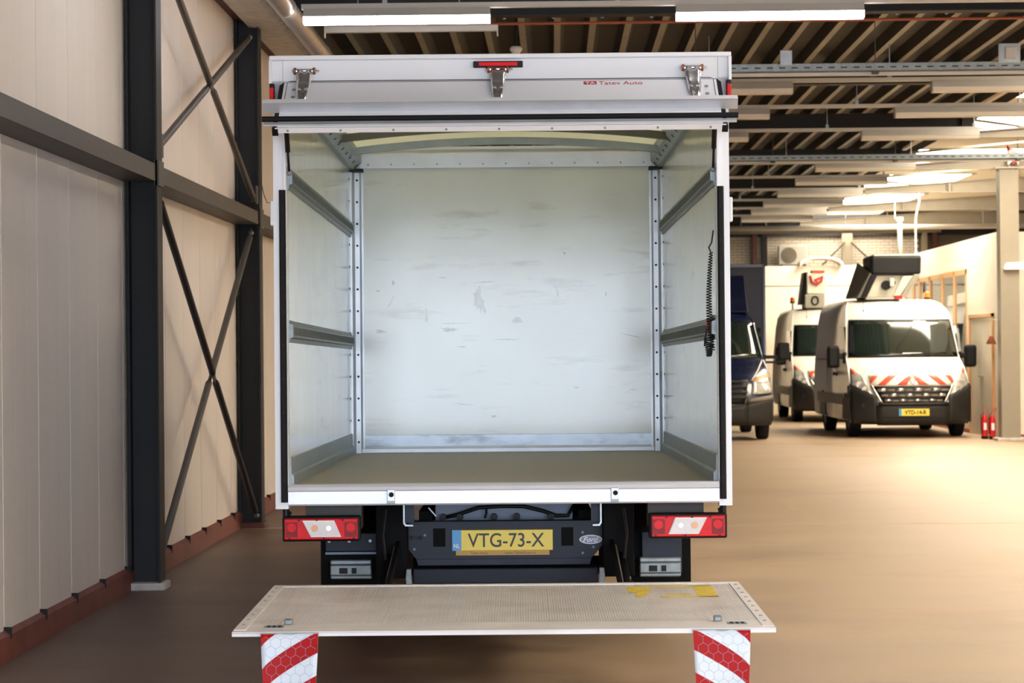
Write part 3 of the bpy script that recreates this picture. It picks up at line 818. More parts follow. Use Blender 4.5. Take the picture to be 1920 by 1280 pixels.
# aluminium strips at the foot and the head of the bulkhead
T_foot = mat('scuffed_foot_strip', (196, 206, 220), 0.36, metal=0.35, var=0.10, scale=6, dirt=((96, 106, 112), 5, 0.48, 0.72, (0.7, 1, 2), 0.7))
MB().box(-0.99, 0.99, BL - 0.006, BL, 0.965, 1.045).build('foot_strip', T_foot, TK, bevel=0.002)
MB().box(-0.99, 0.99, BL - 0.02, BL, 0.925, 0.955).build('foot_channel', T_alu, TK, bevel=0.003)
hb = MB().box(-1.0, 1.0, BL - 0.02, BL, 2.845, 2.94).build('head_strip', T_alu, TK)
rv = MB()
for k in range(13):
    rv.cyl((-0.93 + k * 0.155, BL - 0.02, 2.87), (-0.93 + k * 0.155, BL - 0.024, 2.87), 0.007, n=8)
rv.build('rivets', T_kick, hb, kind='stuff')
for s in (-1, 1):
    c = MB()
    c.prism([(s * IW, BL), (s * IW, BL - 0.075), (s * (IW - 0.012), BL - 0.075), (s * (IW - 0.028), BL - 0.03), (s * (IW - 0.06), BL - 0.03), (s * (IW - 0.072), BL - 0.012), (s * (IW - 0.085), BL - 0.012), (s * (IW - 0.085), BL)], 'z', ZF, 2.86)
    co = c.build('corner_profile', T_alu, TK)
    rv = MB()
    for k in range(13):
        zz = 1.0 + k * 0.147
        rv.cyl((s * (IW - 0.044), BL - 0.03, zz), (s * (IW - 0.044), BL - 0.034, zz), 0.008, n=8)
        rv.cyl((s * (IW), BL - 0.16, zz), (s * (IW - 0.003), BL - 0.16, zz), 0.008, n=8)
    rv.build('rivets', M_rubber, co, kind='stuff')
    # roof rail along the side, perforated
    rl = MB().prism([(s * IW, 2.83), (s * (IW - 0.03), 2.83), (s * (IW - 0.075), 2.88), (s * (IW - 0.075), 2.95), (s * IW, 2.95)], 'y', 0.09, BL - 0.02)
    ro = rl.build('roof_rail', T_kick, TK)
    hl = MB()
    for k in range(14):
        y = 0.25 + k * 0.30
        hl.cyl((s * (IW - 0.052), y, 2.853), (s * (IW - 0.0555), y, 2.849), 0.011, n=8)
    hl.build('holes', T_slot, ro, kind='stuff')
    MB().box(min(s * (IW - 0.09), s * IW), max(s * (IW - 0.09), s * IW), BL - 0.13, BL - 0.02, 2.815, 2.835).build('corner_bracket', M_dark, ro)
    # lashing rails
    for zc in (2.428, 1.675):
        t = MB().prism([(s * IW, zc - 0.05), (s * (IW - 0.006), zc - 0.05), (s * (IW - 0.008), zc - 0.03), (s * (IW - 0.024), zc - 0.025), (s * (IW - 0.024), zc + 0.035), (s * (IW - 0.006), zc + 0.042), (s * (IW - 0.004), zc + 0.058), (s * IW, zc + 0.058)], 'y', 0.06, BL - 0.08)
        to = t.build('lashing_rail', M_galvl, TK)
        sl = MB()
        k = 0.10
        while k < BL - 0.12:
            sl.box(min(s * (IW - 0.0245), s * (IW - 0.0252)), max(s * (IW - 0.0245), s * (IW - 0.0252)), k, k + 0.012, zc - 0.015, zc + 0.025)
            k += 0.032
        sl.build('slots', T_slot, to, kind='stuff')
    # kick plates
    kp = MB().prism([(s * IW, ZF), (s * (IW - 0.02), ZF), (s * (IW - 0.02), ZF + 0.045), (s * (IW - 0.008), ZF + 0.055), (s * (IW - 0.006), ZF + 0.13), (s * IW, ZF + 0.135)], 'y', 0.085, BL - 0.08)
    kp.build('kick_plate', T_kick, TK)
MB().box(-IW, IW, 0.03, BL, 0.86, ZF).build('cargo_floor', T_floor, TK)

# --- roof: arched translucent skin on bows
def zr(x, e=2.955, c=3.005): return c - (c - e) * (x / IW) ** 2
xs = [-IW + 2 * IW * i / 16 for i in range(17)]
MB().grid([[(x, y, zr(x)) for x in xs] for y in (0.05, BL + 0.06)]).build('roof_skin', T_roof, TK, smooth=True)
MB().box(-HW, -IW + 0.005, 0.05, BL + 0.07, 2.95, 2.995).box(IW - 0.005, HW, 0.05, BL + 0.07, 2.95, 2.995).box(-IW, IW, BL + 0.0, BL + 0.07, 2.95, 2.99).build('roof_edge', T_wh, TK)
for i, y in enumerate((0.55, 1.25, 1.95, 2.62, 3.45)):
    b = MB()
    r0 = []; r1 = []; r2 = []; r3 = []
    for x in [(-IW + 0.05) + 2 * (IW - 0.05) * k / 20 for k in range(21)]:
        zt = zr(x, 2.885, 2.955)
        r0.append((x, y, zt - 0.035)); r1.append((x, y + 0.045, zt - 0.035)); r2.append((x, y + 0.045, zt + 0.01)); r3.append((x, y, zt + 0.01))
    b.grid([r0, r1, r2, r3, r0])
    b.build('roof_bow', T_kick if i != 3 else mat('dark_bow', (96, 94, 86), 0.5), TK, smooth=False)

# --- rear frame: header, sill
hd = MB().box(-HW, HW, 0.0, 0.07, 2.80, 3.0).build('header', T_wh, TK)
MB().box(-HW - 0.012, HW + 0.012, -0.035, 0.1, 2.998, 3.02).build('header_cap', T_wh, hd, bevel=0.004)
for s in (-1, 1):
    MB().box(min(s * HW, s * (HW + 0.014)), max(s * HW, s * (HW + 0.014)), -0.03, 0.08, 2.885, 3.0).build('corner_trim', T_wh, hd)
    MB().box(min(s * (HW - 0.05), s * (HW - 0.052)), max(s * (HW - 0.05), s * (HW - 0.052)), -0.002, 0.0, 2.88, 3.0).build('seam', T_kick, hd)
bl = MB().box(-0.131, 0.111, -0.03, 0.0, 2.955, 2.985).build('brake_light', M_black, TK, bevel=0.004)
MB().box(-0.105, 0.085, -0.038, -0.03, 2.960, 2.980).build('lens', T_lred, bl, bevel=0.003)
s_ = MB().prism([(0.0, 0.827), (-0.008, 0.835), (-0.008, 0.895), (-0.018, 0.902), (-0.022, 0.918), (-0.01, 0.93), (0.09, 0.93), (0.09, 0.827)], 'x', -IW - 0.0, IW + 0.0)
sill = s_.build('sill', T_sill, TK)
for px in (735, 1154):
    x = (px - 946) / 385
    c = MB().prism([(x - 0.019, 0.835), (x + 0.019, 0.835), (x + 0.019, 0.905), (x - 0.019, 0.905)], 'y', -0.035, -0.005).build('latch_block', T_alu, sill, bevel=0.003)
    MB().cyl((x + 0.002, -0.036, 0.880), (x + 0.002, -0.046, 0.880), 0.012, n=14).build('latch_bolt', M_rubber, c)
    MB().box(x - 0.018, x + 0.018, -0.037, -0.034, 0.837, 0.85).build('latch_foot', T_kick, c)

# --- raised flap: built in its own plane
P0 = Vector((0, -0.02, 2.898)); P1 = Vector((0, -0.40, 2.63))
dv = (P1 - P0).normalized(); FL = (P1 - P0).length
nv = Vector((0, dv.z, -dv.y)).normalized()
if nv.z < 0: nv = -nv
def FP(x, t, h): return P0 + dv * (t * FL) + nv * h + Vector((x, 0, 0))
def fbox(x0, x1, t0, t1, h0, h1, xi=None):
    p = [FP(x0, t0, h0), FP(x1, t0, h0), FP(x1, t1, h0), FP(x0, t1, h0), FP(x0, t0, h1), FP(x1, t0, h1), FP(x1, t1, h1), FP(x0, t1, h1)]
    return MB().hexa(p)
FW = 1.072
fm = MB()
# rounded top corners
out = [(-FW, 1.0), (-FW, 0.10), (-FW + 0.02, 0.03), (-FW + 0.05, 0.0), (FW - 0.05, 0.0), (FW - 0.02, 0.03), (FW, 0.10), (FW, 1.0)]
n_ = len(out)
vs_ = [FP(x, t, 0) for x, t in out] + [FP(x, t, -0.028) for x, t in out]
fm.add(vs_, [tuple(range(n_)), tuple(range(2 * n_ - 1, n_ - 1, -1))] + [(i, i + n_, (i + 1) % n_ + n_, (i + 1) % n_) for i in range(n_)])
fl = fm.build('rear_flap', M_rubber, TK)
fbox(-FW + 0.022, FW - 0.022, 0.035, 0.995, 0.0, 0.004).build('flap_panel', T_wh, fl)
fbox(-FW + 0.022, FW - 0.022, 0.05, 0.058, 0.004, 0.0046).build('trim_line', M_rubber, fl)
for s in (-1, 1):
    x = s * (FW - 0.036)
    fbox(x - 0.0015, x + 0.0015, 0.055, 0.66, 0.004, 0.0046).build('trim_line', M_rubber, fl)
    for t in (0.22, 0.38):
        c = FP(s * (FW - 0.075), t, 0.004)
        MB().cyl(c, c + nv * 0.004, 0.010, n=12).build('plug', T_kick, fl)
fbox(-1.13, 1.13, 0.672, 0.69, 0.0, 0.055).build('drip_ledge', T_alu, fl)
fbox(-1.13, 1.13, 0.62, 0.69, 0.052, 0.056).build('ledge_lip', T_wh, fl)
sl = MB()
c0, c1 = FP(-1.125, 0.875, 0.014), FP(1.125, 0.875, 0.014)
sl.cyl(c0, c1, 0.0135, n=12)
sl.build('rubber_seal', M_rubber, fl, smooth=False)
fbox(-1.115, 1.115, 0.93, 0.985, 0.002, 0.012).build('seal_carrier', T_alu, fl, bevel=0.002)
fbox(-FW + 0.012, FW - 0.006, 1.0, 1.012, -0.026, 0.0).build('end_strip', T_wh, fl)
sc = MB()
for k in range(9):
    a = FP(-1.0 + k * 0.249, 1.012, -0.013)
    sc.cyl(a, a + dv * 0.003, 0.006, n=8)
sc.build('screws', T_kick, fl, kind='stuff')
for s in (-1, 1):
    fbox(s * (FW - 0.012) - 0.014, s * (FW - 0.012) + 0.014, 0.99, 1.015, -0.04, -0.004).build('end_cap', M_black, fl)
# lettering on the flap: red badge and name
ex = Vector((1, 0, 0)); ey = -dv; ez = nv
def flap_frame(x, t):
    o = FP(x, t, 0.0045)
    return Matrix(((ex.x, ey.x, ez.x, o.x), (ex.y, ey.y, ez.y, o.y), (ex.z, ey.z, ez.z, o.z), (0, 0, 0, 1)))
fbox(0.405, 0.468, 0.085, 0.155, 0.004, 0.005).build('badge_square', T_logo, fl)
text_mesh('badge_letters', 'TA', 0.04, T_wh, fl, flap_frame(0.437, 0.125) @ Matrix.Translation((0, 0, 0.0008)), 0.0004, fit=(0.048, 0.024), bold=0.0006)
text_mesh('name_lettering', 'Tatev Auto', 0.05, T_logo, fl, flap_frame(0.584, 0.125), 0.0004, fit=(0.212, 0.034))
# hinges
for px in (575, 938, 1303):
    x = (px - 942) / 385
    hg = MB().cyl((x - 0.042, -0.022, 2.945), (x + 0.042, -0.022, 2.945), 0.013, n=14).build('hinge', T_chrome, TK, smooth=False)
    MB().cyl((x - 0.052, -0.022, 2.945), (x - 0.04, -0.022, 2.945), 0.017, n=12).cyl((x + 0.04, -0.022, 2.945), (x + 0.052, -0.022, 2.945), 0.017, n=12).build('bush', T_brass, hg)
    MB().cyl((x + 0.05, -0.022, 2.945), (x + 0.072, -0.022, 2.945), 0.011, 0.003, n=10).cyl((x - 0.05, -0.022, 2.945), (x - 0.058, -0.022, 2.945), 0.008, n=10).build('pin', T_chrome, hg)
    A = Vector((x, -0.03, 2.945)); B = FP(x, 0.06, 0.018); C = FP(x, 0.30, 0.016); D = FP(x, 0.60, 0.010)
    st = MB()
    pth = [(A, 0.034), (A.lerp(B, 0.5) + Vector((0, -0.012, 0)), 0.037), (B, 0.036), (C, 0.030), (D, 0.010)]
    top = []; bot = []
    rows_ = []
    for (p, w) in pth:
        rows_.append([p + Vector((-w, 0, 0)), p + Vector((-w * 0.55, 0, 0)) + nv * 0.004, p + nv * -0.003, p + Vector((w * 0.55, 0, 0)) + nv * 0.004, p + Vector((w, 0, 0))])
    st.grid(rows_)
    st.build('strap', T_chrome, hg, solid=0.008, smooth=True)
    for sx in (-0.016, 0.016):
        c = FP(x + sx, 0.27, 0.018)
        MB().cyl(c, c + nv * 0.010, 0.011, 0.008, n=8).build('bolt', T_chrome, hg)
    c = FP(x, 0.55, 0.012)
    MB().cyl(c, c + nv * 0.009, 0.008, n=8).build('bolt', T_chrome, hg)
# gas struts
for s in (-1, 1):
    a = Vector((s * (IW - 0.012), 0.04, 2.455)); b = FP(s * (IW - 0.02), 0.55, -0.035)
    m_ = a.lerp(b, 0.36)
    gs = MB().cyl(m_, b, 0.0125, n=12).build('gas_strut', M_black, TK, smooth=False)
    MB().cyl(a, m_, 0.006, n=10).build('rod', M_rubber, gs)
    MB().sphere(tuple(a), 0.014).build('ball_joint', M_galv, gs)

# --- coiled cord on the right post
cc = []
hx, hy = 1.030, 0.12
N = 36
for i in range(N * 8 + 1):
    t = i / (N * 8)
    a = 2 * math.pi * i / 8
    z0 = 2.05 - 0.48 * t
    r_ = 0.008 + 0.006 * min(1, t * 1.6)
    cc.append((hx - 0.012 * math.sin(t * math.pi) + r_ * math.cos(a), hy + r_ * math.sin(a), z0))
cd_ = MB().tube(cc, 0.003, 6).build('coiled_cord', T_coil, TK, smooth=True)
c2 = []
for i in range(30 * 8 + 1):
    t = i / (30 * 8)
    a = 2 * math.pi * i / 8
    b_ = math.pi * t
    px_ = hx + 0.008 - 0.035 * (t ** 1.5); pz_ = 1.74 - 0.20 * math.sin(min(1, t * 1.35) * math.pi / 2) + 0.09 * max(0, t - 0.72) / 0.28
    c2.append((px_ + 0.010 * math.cos(a), hy + 0.03 + 0.010 * math.sin(a), pz_))
MB().tube(c2, 0.003, 6).build('cord_loop', T_coil, cd_, smooth=True)
MB().tube([(hx, hy, 2.05), (hx - 0.01, hy, 2.075), (hx + 0.004, hy, 2.10), (hx + 0.012, hy - 0.01, 2.16)], 0.004, 6).build('hook', T_coil, cd_)
cn = MB().cyl((hx - 0.022, hy + 0.05, 1.70), (hx + 0.012, hy + 0.05, 1.70), 0.026, n=16).build('connector', mat('orange_red_plug', (206, 74, 50), 0.4), cd_)
MB().tube([(hx - 0.022, hy + 0.05, 1.69), (hx - 0.024, hy + 0.05, 1.65), (hx - 0.03, hy + 0.04, 1.62), (hx - 0.034, hy + 0.03, 1.59)], 0.004, 6).build('lead', T_coil, cn)

# --- tail lights
for s in (-1, 1):
    x0, x1 = (-1.092, -0.708) if s < 0 else (0.712, 1.096)
    tl = MB().box(x0, x1, 0.10, 0.17, 0.646, 0.770).build('tail_light', M_black, TK, bevel=0.01)
    MB().box(x0 + 0.012, x1 - 0.012, 0.088, 0.105, 0.656, 0.758).build('lens', T_lred, tl, bevel=0.004)
    def lx(f): return x0 + (x1 - x0) * (f if s < 0 else 1 - f)
    for (f0, f1) in ((0.05, 0.20), (0.80, 0.96)):
        a, b = sorted((lx(f0), lx(f1)))
        MB().box(a, b, 0.086, 0.09, 0.668, 0.742).build('dark_lens', T_ldark, tl)
        MB().cyl(((a + b) / 2, 0.087, 0.715), ((a + b) / 2, 0.083, 0.715), 0.022, n=16).build('reflector_ring', T_lred, tl)
    q = [(lx(0.26), 0.75), (lx(0.67), 0.75), (lx(0.76), 0.668), (lx(0.37), 0.668)]
    if s > 0: q = q[::-1]
    MB().prism(q, 'y', 0.080, 0.09).build('clear_lens', M_white, tl, bevel=0.002)
    cx_ = sum(p[0] for p in q) / 4; cz_ = sum(p[1] for p in q) / 4
    q2 = [(cx_ + (p[0] - cx_) * 0.93, cz_ + (p[1] - cz_) * 0.86) for p in q]
    MB().prism(q2, 'y', 0.077, 0.082).build('ribbed_lens', T_lclear, tl)
    fs_ = MB()
    for k in range(26):
        f = k / 25
        xa = lerp(q2[0][0], q2[1][0], f); xb2 = lerp(q2[3][0], q2[2][0], f)
        fs_.add([(xa - 0.001, 0.0762, q2[0][1]), (xa + 0.001, 0.0762, q2[0][1]), (xb2 + 0.001, 0.0762, q2[3][1]), (xb2 - 0.001, 0.0762, q2[3][1])], [(0, 1, 2, 3)])
    fs_.build('lens_ribs', T_ribl, tl, kind='stuff')
    MB().cyl((lx(0.42), 0.077, 0.712), (lx(0.42), 0.074, 0.712), 0.017, n=16).build('amber_bulb', T_lamb, tl)
    MB().cyl((lx(0.60), 0.077, 0.712), (lx(0.60), 0.074, 0.712), 0.012, n=16).build('clear_bulb', T_chrome, tl)
    sw = MB()
    for f, zz in ((0.45, 0.752), (0.54, 0.662), (0.10, 0.662), (0.22, 0.752), (0.78, 0.752), (0.92, 0.662)):
        sw.cyl((lx(f), 0.079, zz), (lx(f), 0.076, zz), 0.005, n=6)
    sw.build('screws', M_black, tl, kind='stuff')
    # carrier above the lamp
    MB().box(min(lx(0.28), lx(1.0)), max(lx(0.28), lx(1.0)), 0.2, 0.34, 0.70, 0.83).build('lamp_carrier', mat('brown_grey_carrier', (66, 60, 58), 0.6), TK)
    MB().tube([(lx(0.06), 0.15, 0.83), (lx(0.05), 0.14, 0.80), (lx(0.10), 0.14, 0.785), (lx(0.08), 0.14, 0.765)], 0.006, 8).build('cable', M_black, tl)
    MB().cyl((lx(0.04), 0.14, 0.83), (lx(0.04), 0.14, 0.76), 0.016, n=10).build('rubber_mount', M_black, tl)

# --- chassis, wheels, under-run gear
ch = MB()
for s in (-1, 1):
    ch.box(s * 0.42 - 0.035, s * 0.42 + 0.035, 0.9, 6.2, 0.56, 0.74)
for y in (1.1, 2.6, 4.1):
    ch.box(-0.42, 0.42, y, y + 0.08, 0.58, 0.70)
ch.build('chassis_frame', T_under, TK)
cr_ = MB()
for k in range(6):
    cr_.box(-IW, IW, 1.05 + k * 0.6, 1.13 + k * 0.6, 0.77, 0.86)
cr_.build('floor_bearers', T_under, TK)
def tyre(x0, x1, y, zc, name='wheel', r=0.335):
    xm = (x0 + x1) / 2; w = (x1 - x0) / 2
    wz = MB().lathe([(0.20, -w * 0.85), (r * 0.80, -w), (r * 0.94, -w * 0.95), (r, -w * 0.75), (r, w * 0.75), (r * 0.94, w * 0.95), (r * 0.80, w), (0.20, w * 0.85)], (xm, y, zc), 'x', 32).build(name, M_rubber, TK, smooth=True)
    MB().lathe([(0.0, -w * 0.3), (0.10, -w * 0.35), (0.20, -w * 0.8), (0.21, -w * 0.8), (0.21, w * 0.8), (0.20, w * 0.8), (0.10, w * 0.35), (0, w * 0.3)], (xm, y, zc), 'x', 24).build('rim', M_galvl, wz, smooth=True)
for s in (-1, 1):
    a, b = sorted((s * 0.74, s * 0.95)); tyre(a, b, 1.95, 0.335 + 0.016)
    a, b = sorted((s * 0.77, s * 0.98)); tyre(a, b, 5.6, 0.335 + 0.046)
MB().cyl((-0.75, 1.95, 0.36), (0.75, 1.95, 0.36), 0.055, n=14).sphere((0, 1.95, 0.38), 0.17).build('rear_axle', T_under, TK)
# mudguards and flaps
for s in (-1, 1):
    a, b = sorted((s * 0.60, s * 0.985))
    MB().grid([[(xx, 1.95 + 0.42 * math.cos(R(10 + 16 * i)), 0.35 + 0.42 * math.sin(R(10 + 16 * i))) for xx in (a, b)] for i in range(11)]).build('mudguard', T_under, TK, solid=0.012)
    a, b = sorted((s * 0.66, s * 0.975))
    mf = MB().box(a, b, 0.92, 0.935, 0.24, 0.62).build('mud_flap', T_under, TK)
    if s < 0:
        MB().box(-0.945, -0.655, 0.86, 0.90, 0.535, 0.63).build('flap_holder', T_navy, TK, bevel=0.004)
        MB().box(-0.945, -0.655, 0.858, 0.902, 0.520, 0.532).build('flap_edge', T_panelblue, TK)
        bb_ = MB()
        for xx in (-0.925, -0.82, -0.71):
            bb_.cyl((xx, 0.86, 0.59), (xx, 0.852, 0.59), 0.008, n=8)
        bb_.build('bolts', M_galv, TK, kind='stuff')
    else:
        MB().prism([(0.715, 0.40), (0.73, 0.385), (0.905, 0.385), (0.925, 0.41), (0.925, 0.625), (0.715, 0.625)], 'y', 0.86, 0.90).build('flap_holder', T_navy, TK, bevel=0.004)
    a, b = sorted((s * 0.70, s * 0.915))
    sp_ = MB()
    n2 = 8
    for zz0, zz1, yo in ((0.395, 0.415, 0.80), (0.415, 0.47, 0.79), (0.47, 0.495, 0.80)):
        sp_.box(a, b, yo, 0.86, zz0, zz1)
    so = sp_.build('bumper_stub', M_galvl, TK, bevel=0.006)
    for f0, f1 in ((0.22, 0.42), (0.52, 0.64)):
        MB().box(lerp(a, b, f0), lerp(a, b, f1), 0.785, 0.792, 0.425, 0.455).build('slot', M_black, so)
# plate carrier
yc = 0.68
cb_ = MB()
cb_.prism([(-0.544, 0.695), (-0.544, 0.61), (-0.46, 0.505), (0.445, 0.505), (0.528, 0.60), (0.528, 0.695)], 'y', yc, yc + 0.012)
cb_.box(-0.53, 0.515, yc, yc + 0.10, 0.690, 0.700)
car = cb_.build('plate_carrier', T_navy, TK, bevel=0.002)
MB().hexa([(-0.46, yc, 0.505), (0.445, yc, 0.505), (0.44, yc + 0.09, 0.49), (-0.455, yc + 0.09, 0.49), (-0.45, yc - 0.012, 0.475), (0.435, yc - 0.012, 0.475), (0.43, yc + 0.09, 0.468), (-0.445, yc + 0.09, 0.468)]).build('lower_flange', mat('worn_flange_blue', (62, 68, 84), 0.45), car)
for (a, b) in ((-0.372, -0.309), (0.290, 0.352)):
    MB().box(a, b, yc - 0.003, yc + 0.001, 0.563, 0.665).build('opening', T_under, car)
    x = b - 0.02 if a < 0 else a + 0.002
    MB().box(x, x + 0.016, yc - 0.002, yc + 0.002, 0.572, 0.655).box(a, b, yc - 0.004, yc, 0.563, 0.570).build('opening_edge', T_navy, car)
MB().cyl((-0.49, yc - 0.004, 0.618), (-0.49, yc + 0.001, 0.618), 0.011, n=12).cyl((-0.435, yc - 0.004, 0.618), (-0.435, yc + 0.001, 0.618), 0.011, n=12).box(-0.49, -0.435, yc - 0.004, yc + 0.001, 0.607, 0.629).build('slot', M_black, car)
bb_ = MB()
for (xx, zz) in ((-0.522, 0.632), (-0.415, 0.63), (-0.47, 0.558), (0.40, 0.638), (0.505, 0.64), (0.455, 0.563), (0.40, 0.532)):
    bb_.cyl((xx, yc, zz), (xx, yc - 0.004, zz), 0.007, n=8)
bb_.build('bolts', T_panelblue, car, kind='stuff')
npl = MB().box(-0.274, 0.246, yc - 0.014, yc - 0.006, 0.549, 0.656).build('number_plate', T_plate, TK, bevel=0.003)
MB().box(-0.2735, -0.2265, yc - 0.0150, yc - 0.0138, 0.5495, 0.6555).build('country_band', T_pblue, npl)
text_mesh('country_letters', 'NL', 0.04, M_white, npl, face_minus_y(-0.25, yc - 0.0155, 0.574), 0.0004, fit=(0.032, 0.022), bold=0.0005)
text_mesh('plate_characters', 'VTG-73-X', 0.09, T_ink, npl, face_minus_y(0.004, yc - 0.0150, 0.603), 0.0006, fit=(0.395, 0.072), bold=0.0006)
ps = MB().box(-0.255, 0.228, yc - 0.012, yc - 0.004, 0.525, 0.549).build('plate_strip', T_gold, TK)
text_mesh('strip_lettering', 'Tatev Auto', 0.02, T_ink, ps, face_minus_y(-0.135, yc - 0.0125, 0.537), 0.0003, fit=(0.09, 0.012))
text_mesh('strip_lettering', 'www.TatevAuto.nl', 0.02, T_ink, ps, face_minus_y(0.075, yc - 0.0125, 0.537), 0.0003, fit=(0.16, 0.012))
ov = MB()
def ell(cx, cz, a, b, n=32): return [(cx + a * math.cos(2 * math.pi * k / n), cz + b * math.sin(2 * math.pi * k / n)) for k in range(n)]
bo = MB().prism(ell(0.442, 0.602, 0.059, 0.0235), 'y', yc - 0.008, yc).build('oval_badge', M_white, TK)
MB().prism(ell(0.442, 0.602, 0.054, 0.0195), 'y', yc - 0.009, yc - 0.007).build('badge_field', T_oval, bo)
text_mesh('badge_script', 'Ford', 0.04, M_white, bo, face_minus_y(0.442, yc - 0.0094, 0.602), 0.0004, shear=0.35, fit=(0.078, 0.026), bold=0.0003)
# things behind the carrier
MB().prism([(-0.37, 0.765), (-0.355, 0.78), (0.34, 0.78), (0.355, 0.765), (0.355, 0.68), (-0.37, 0.68)], 'y', 0.98, 1.0).build('pale_panel', T_panelblue, TK)
MB().tube([(-0.34, 0.93, 0.70), (-0.25, 0.92, 0.72), (-0.14, 0.92, 0.755), (-0.02, 0.92, 0.762), (0.1, 0.92, 0.76), (0.2, 0.92, 0.735), (0.27, 0.92, 0.71), (0.33, 0.92, 0.71), (0.36, 0.93, 0.76)], 0.010, 8).build('loom', M_black, TK, smooth=True)
MB().tube([(-0.10, 0.92, 0.762), (-0.1, 0.92, 0.73), (-0.108, 0.92, 0.70)], 0.006, 8).build('loom_branch', M_black, TK)
kn = MB()
for xx in (-0.33, -0.24, -0.06, 0.06, 0.24):
    kn.cyl((xx, 0.9, 0.705), (xx, 0.98, 0.705), 0.018, n=12)
kn.build('grommets', M_black, TK, kind='stuff')
MB().bar((-0.40, 0.8, 0.765), (-0.36, 0.8, 0.72), 0.02, 0.006).build('paper_tag', M_white, TK)
for s, xc in ((-1, -0.475), (1, 0.455)):
    x = xc
    hb_ = MB()
    if s < 0:
        hb_.prism([(x - 0.03, 0.83), (x - 0.03, 0.72), (x - 0.02, 0.705), (x + 0.02, 0.705), (x + 0.02, 0.712), (x - 0.015, 0.714), (x - 0.022, 0.725), (x - 0.022, 0.83)], 'y', 0.26, 0.30)
    else:
        hb_.prism([(x + 0.03, 0.83), (x + 0.03, 0.715), (x + 0.02, 0.70), (x - 0.015, 0.70), (x - 0.015, 0.708), (x + 0.016, 0.709), (x + 0.022, 0.72), (x + 0.022, 0.83)], 'y', 0.26, 0.30)
    hb_.build('hook_bracket', M_galv, TK)
    MB().box(x - 0.022, x + 0.022, 0.30, 0.33, 0.72, 0.83).build('bracket_plate', T_navy, TK)
MB().box(-0.48, 0.48, 0.70, 0.78, 0.375, 0.455).build('under_run_bar', T_navy, TK, bevel=0.006)
# lift frame and arms
for s in (-1, 1):
    MB().box(min(s * 0.50, s * 0.66), max(s * 0.50, s * 0.66), 0.55, 1.2, 0.42, 0.80).build('lift_bracket', T_under, TK, bevel=0.006)
    MB().bar((s * 0.545, 0.62, 0.60), (s * 0.555, -0.34, 0.44), 0.02, 0.045).build('lift_arm', T_under, TK, bevel=0.004)
    MB().bar((s * 0.595, 0.62, 0.52), (s * 0.595, -0.34, 0.40), 0.03, 0.07).build('lift_arm', T_under, TK, bevel=0.006)
    MB().cyl((s * 0.56, 0.60, 0.585), (s * 0.565, -0.25, 0.425), 0.011, n=10).build('lift_rod', M_galv, TK)
    MB().prism([(s * 0.475, 0.38), (s * 0.505, 0.38), (s * 0.51, 0.42), (s * 0.505, 0.47), (s * 0.48, 0.47)], 'y', 0.52, 0.56).build('arm_shoe', M_galvl, TK, bevel=0.004)
    MB().cyl((s * 0.64, 0.5, 0.36), (s * 0.64, 0.62, 0.36), 0.035, n=14).build('lift_roller', T_under, TK)
    MB().tube([(s * 0.60, 0.42, 0.78), (s * 0.615, 0.41, 0.65), (s * 0.60, 0.4, 0.52), (s * 0.58, 0.36, 0.42)], 0.009, 8).build('hydraulic_hose', M_black, TK)

# --- tail-lift platform
YB, YFt = -0.30, -1.90
def pz(y): return lerp(0.466, 0.431, (y - YB) / (YFt - YB))
PX0, PX1 = -1.09, 1.11
plat = MB()
plat.hexa([(PX0, YFt, pz(YFt) - 0.018), (PX1, YFt, pz(YFt) - 0.018), (PX1, YB, pz(YB) - 0.05), (PX0, YB, pz(YB) - 0.05),
           (PX0, YFt, pz(YFt) - 0.0025), (PX1, YFt, pz(YFt) - 0.0025), (PX1, YB, pz(YB) - 0.0025), (PX0, YB, pz(YB) - 0.0025)])
pf = plat.build('lift_platform', T_plat, TK)
rb = MB()
nrib = 190
for k in range(nrib):
    x = PX0 + 0.055 + (PX1 - PX0 - 0.11) * k / (nrib - 1)
    y0, y1 = YB - 0.05, YFt + 0.24
    a, b = 0.0047, 0.0033
    rb.add([(x - a, y0, pz(y0) - 0.0045), (x - b, y0, pz(y0)), (x + b, y0, pz(y0)), (x + a, y0, pz(y0) - 0.004),
            (x - a, y1, pz(y1) - 0.004), (x - b, y1, pz(y1)), (x + b, y1, pz(y1)), (x + a, y1, pz(y1) - 0.004)],
           [(0, 1, 5, 4), (1, 2, 6, 5), (2, 3, 7, 6), (0, 3, 2, 1), (4, 5, 6, 7)])
rb.build('ribs', T_rib, pf, kind='stuff')
def ptop(x0, x1, y0, y1, h0, h1, m, name, bevel=0.0, par=None):
    return MB().hexa([(x0, y0, pz(y0) + h0), (x1, y0, pz(y0) + h0), (x1, y1, pz(y1) + h0), (x0, y1, pz(y1) + h0),
                      (x0, y0, pz(y0) + h1), (x1, y0, pz(y0) + h1), (x1, y1, pz(y1) + h1), (x0, y1, pz(y1) + h1)]).build(name, m, par or pf, bevel=bevel)
ptop(PX0, PX1, YFt, YFt + 0.24, -0.006, 0.001, T_plat, 'front_lip')
ptop(PX0, PX1, YB - 0.05, YB, -0.03, 0.004, T_plat, 'back_edge', 0.003)
ptop(PX0, PX0 + 0.05, YFt + 0.05, YB - 0.05, -0.004, 0.004, T_plat, 'side_edge', 0.002)
ptop(PX1 - 0.05, PX1, YFt + 0.05, YB - 0.05, -0.004, 0.004, T_plat, 'side_edge', 0.002)
sw = MB()
for s in (PX0 + 0.025, PX1 - 0.025):
    for k in range(9):
        y = YB - 0.12 - k * 0.16
        sw.cyl((s, y, pz(y) + 0.003), (s, y, pz(y) + 0.006), 0.008, n=8)
sw.build('rivets', M_galvl, pf, kind='stuff')
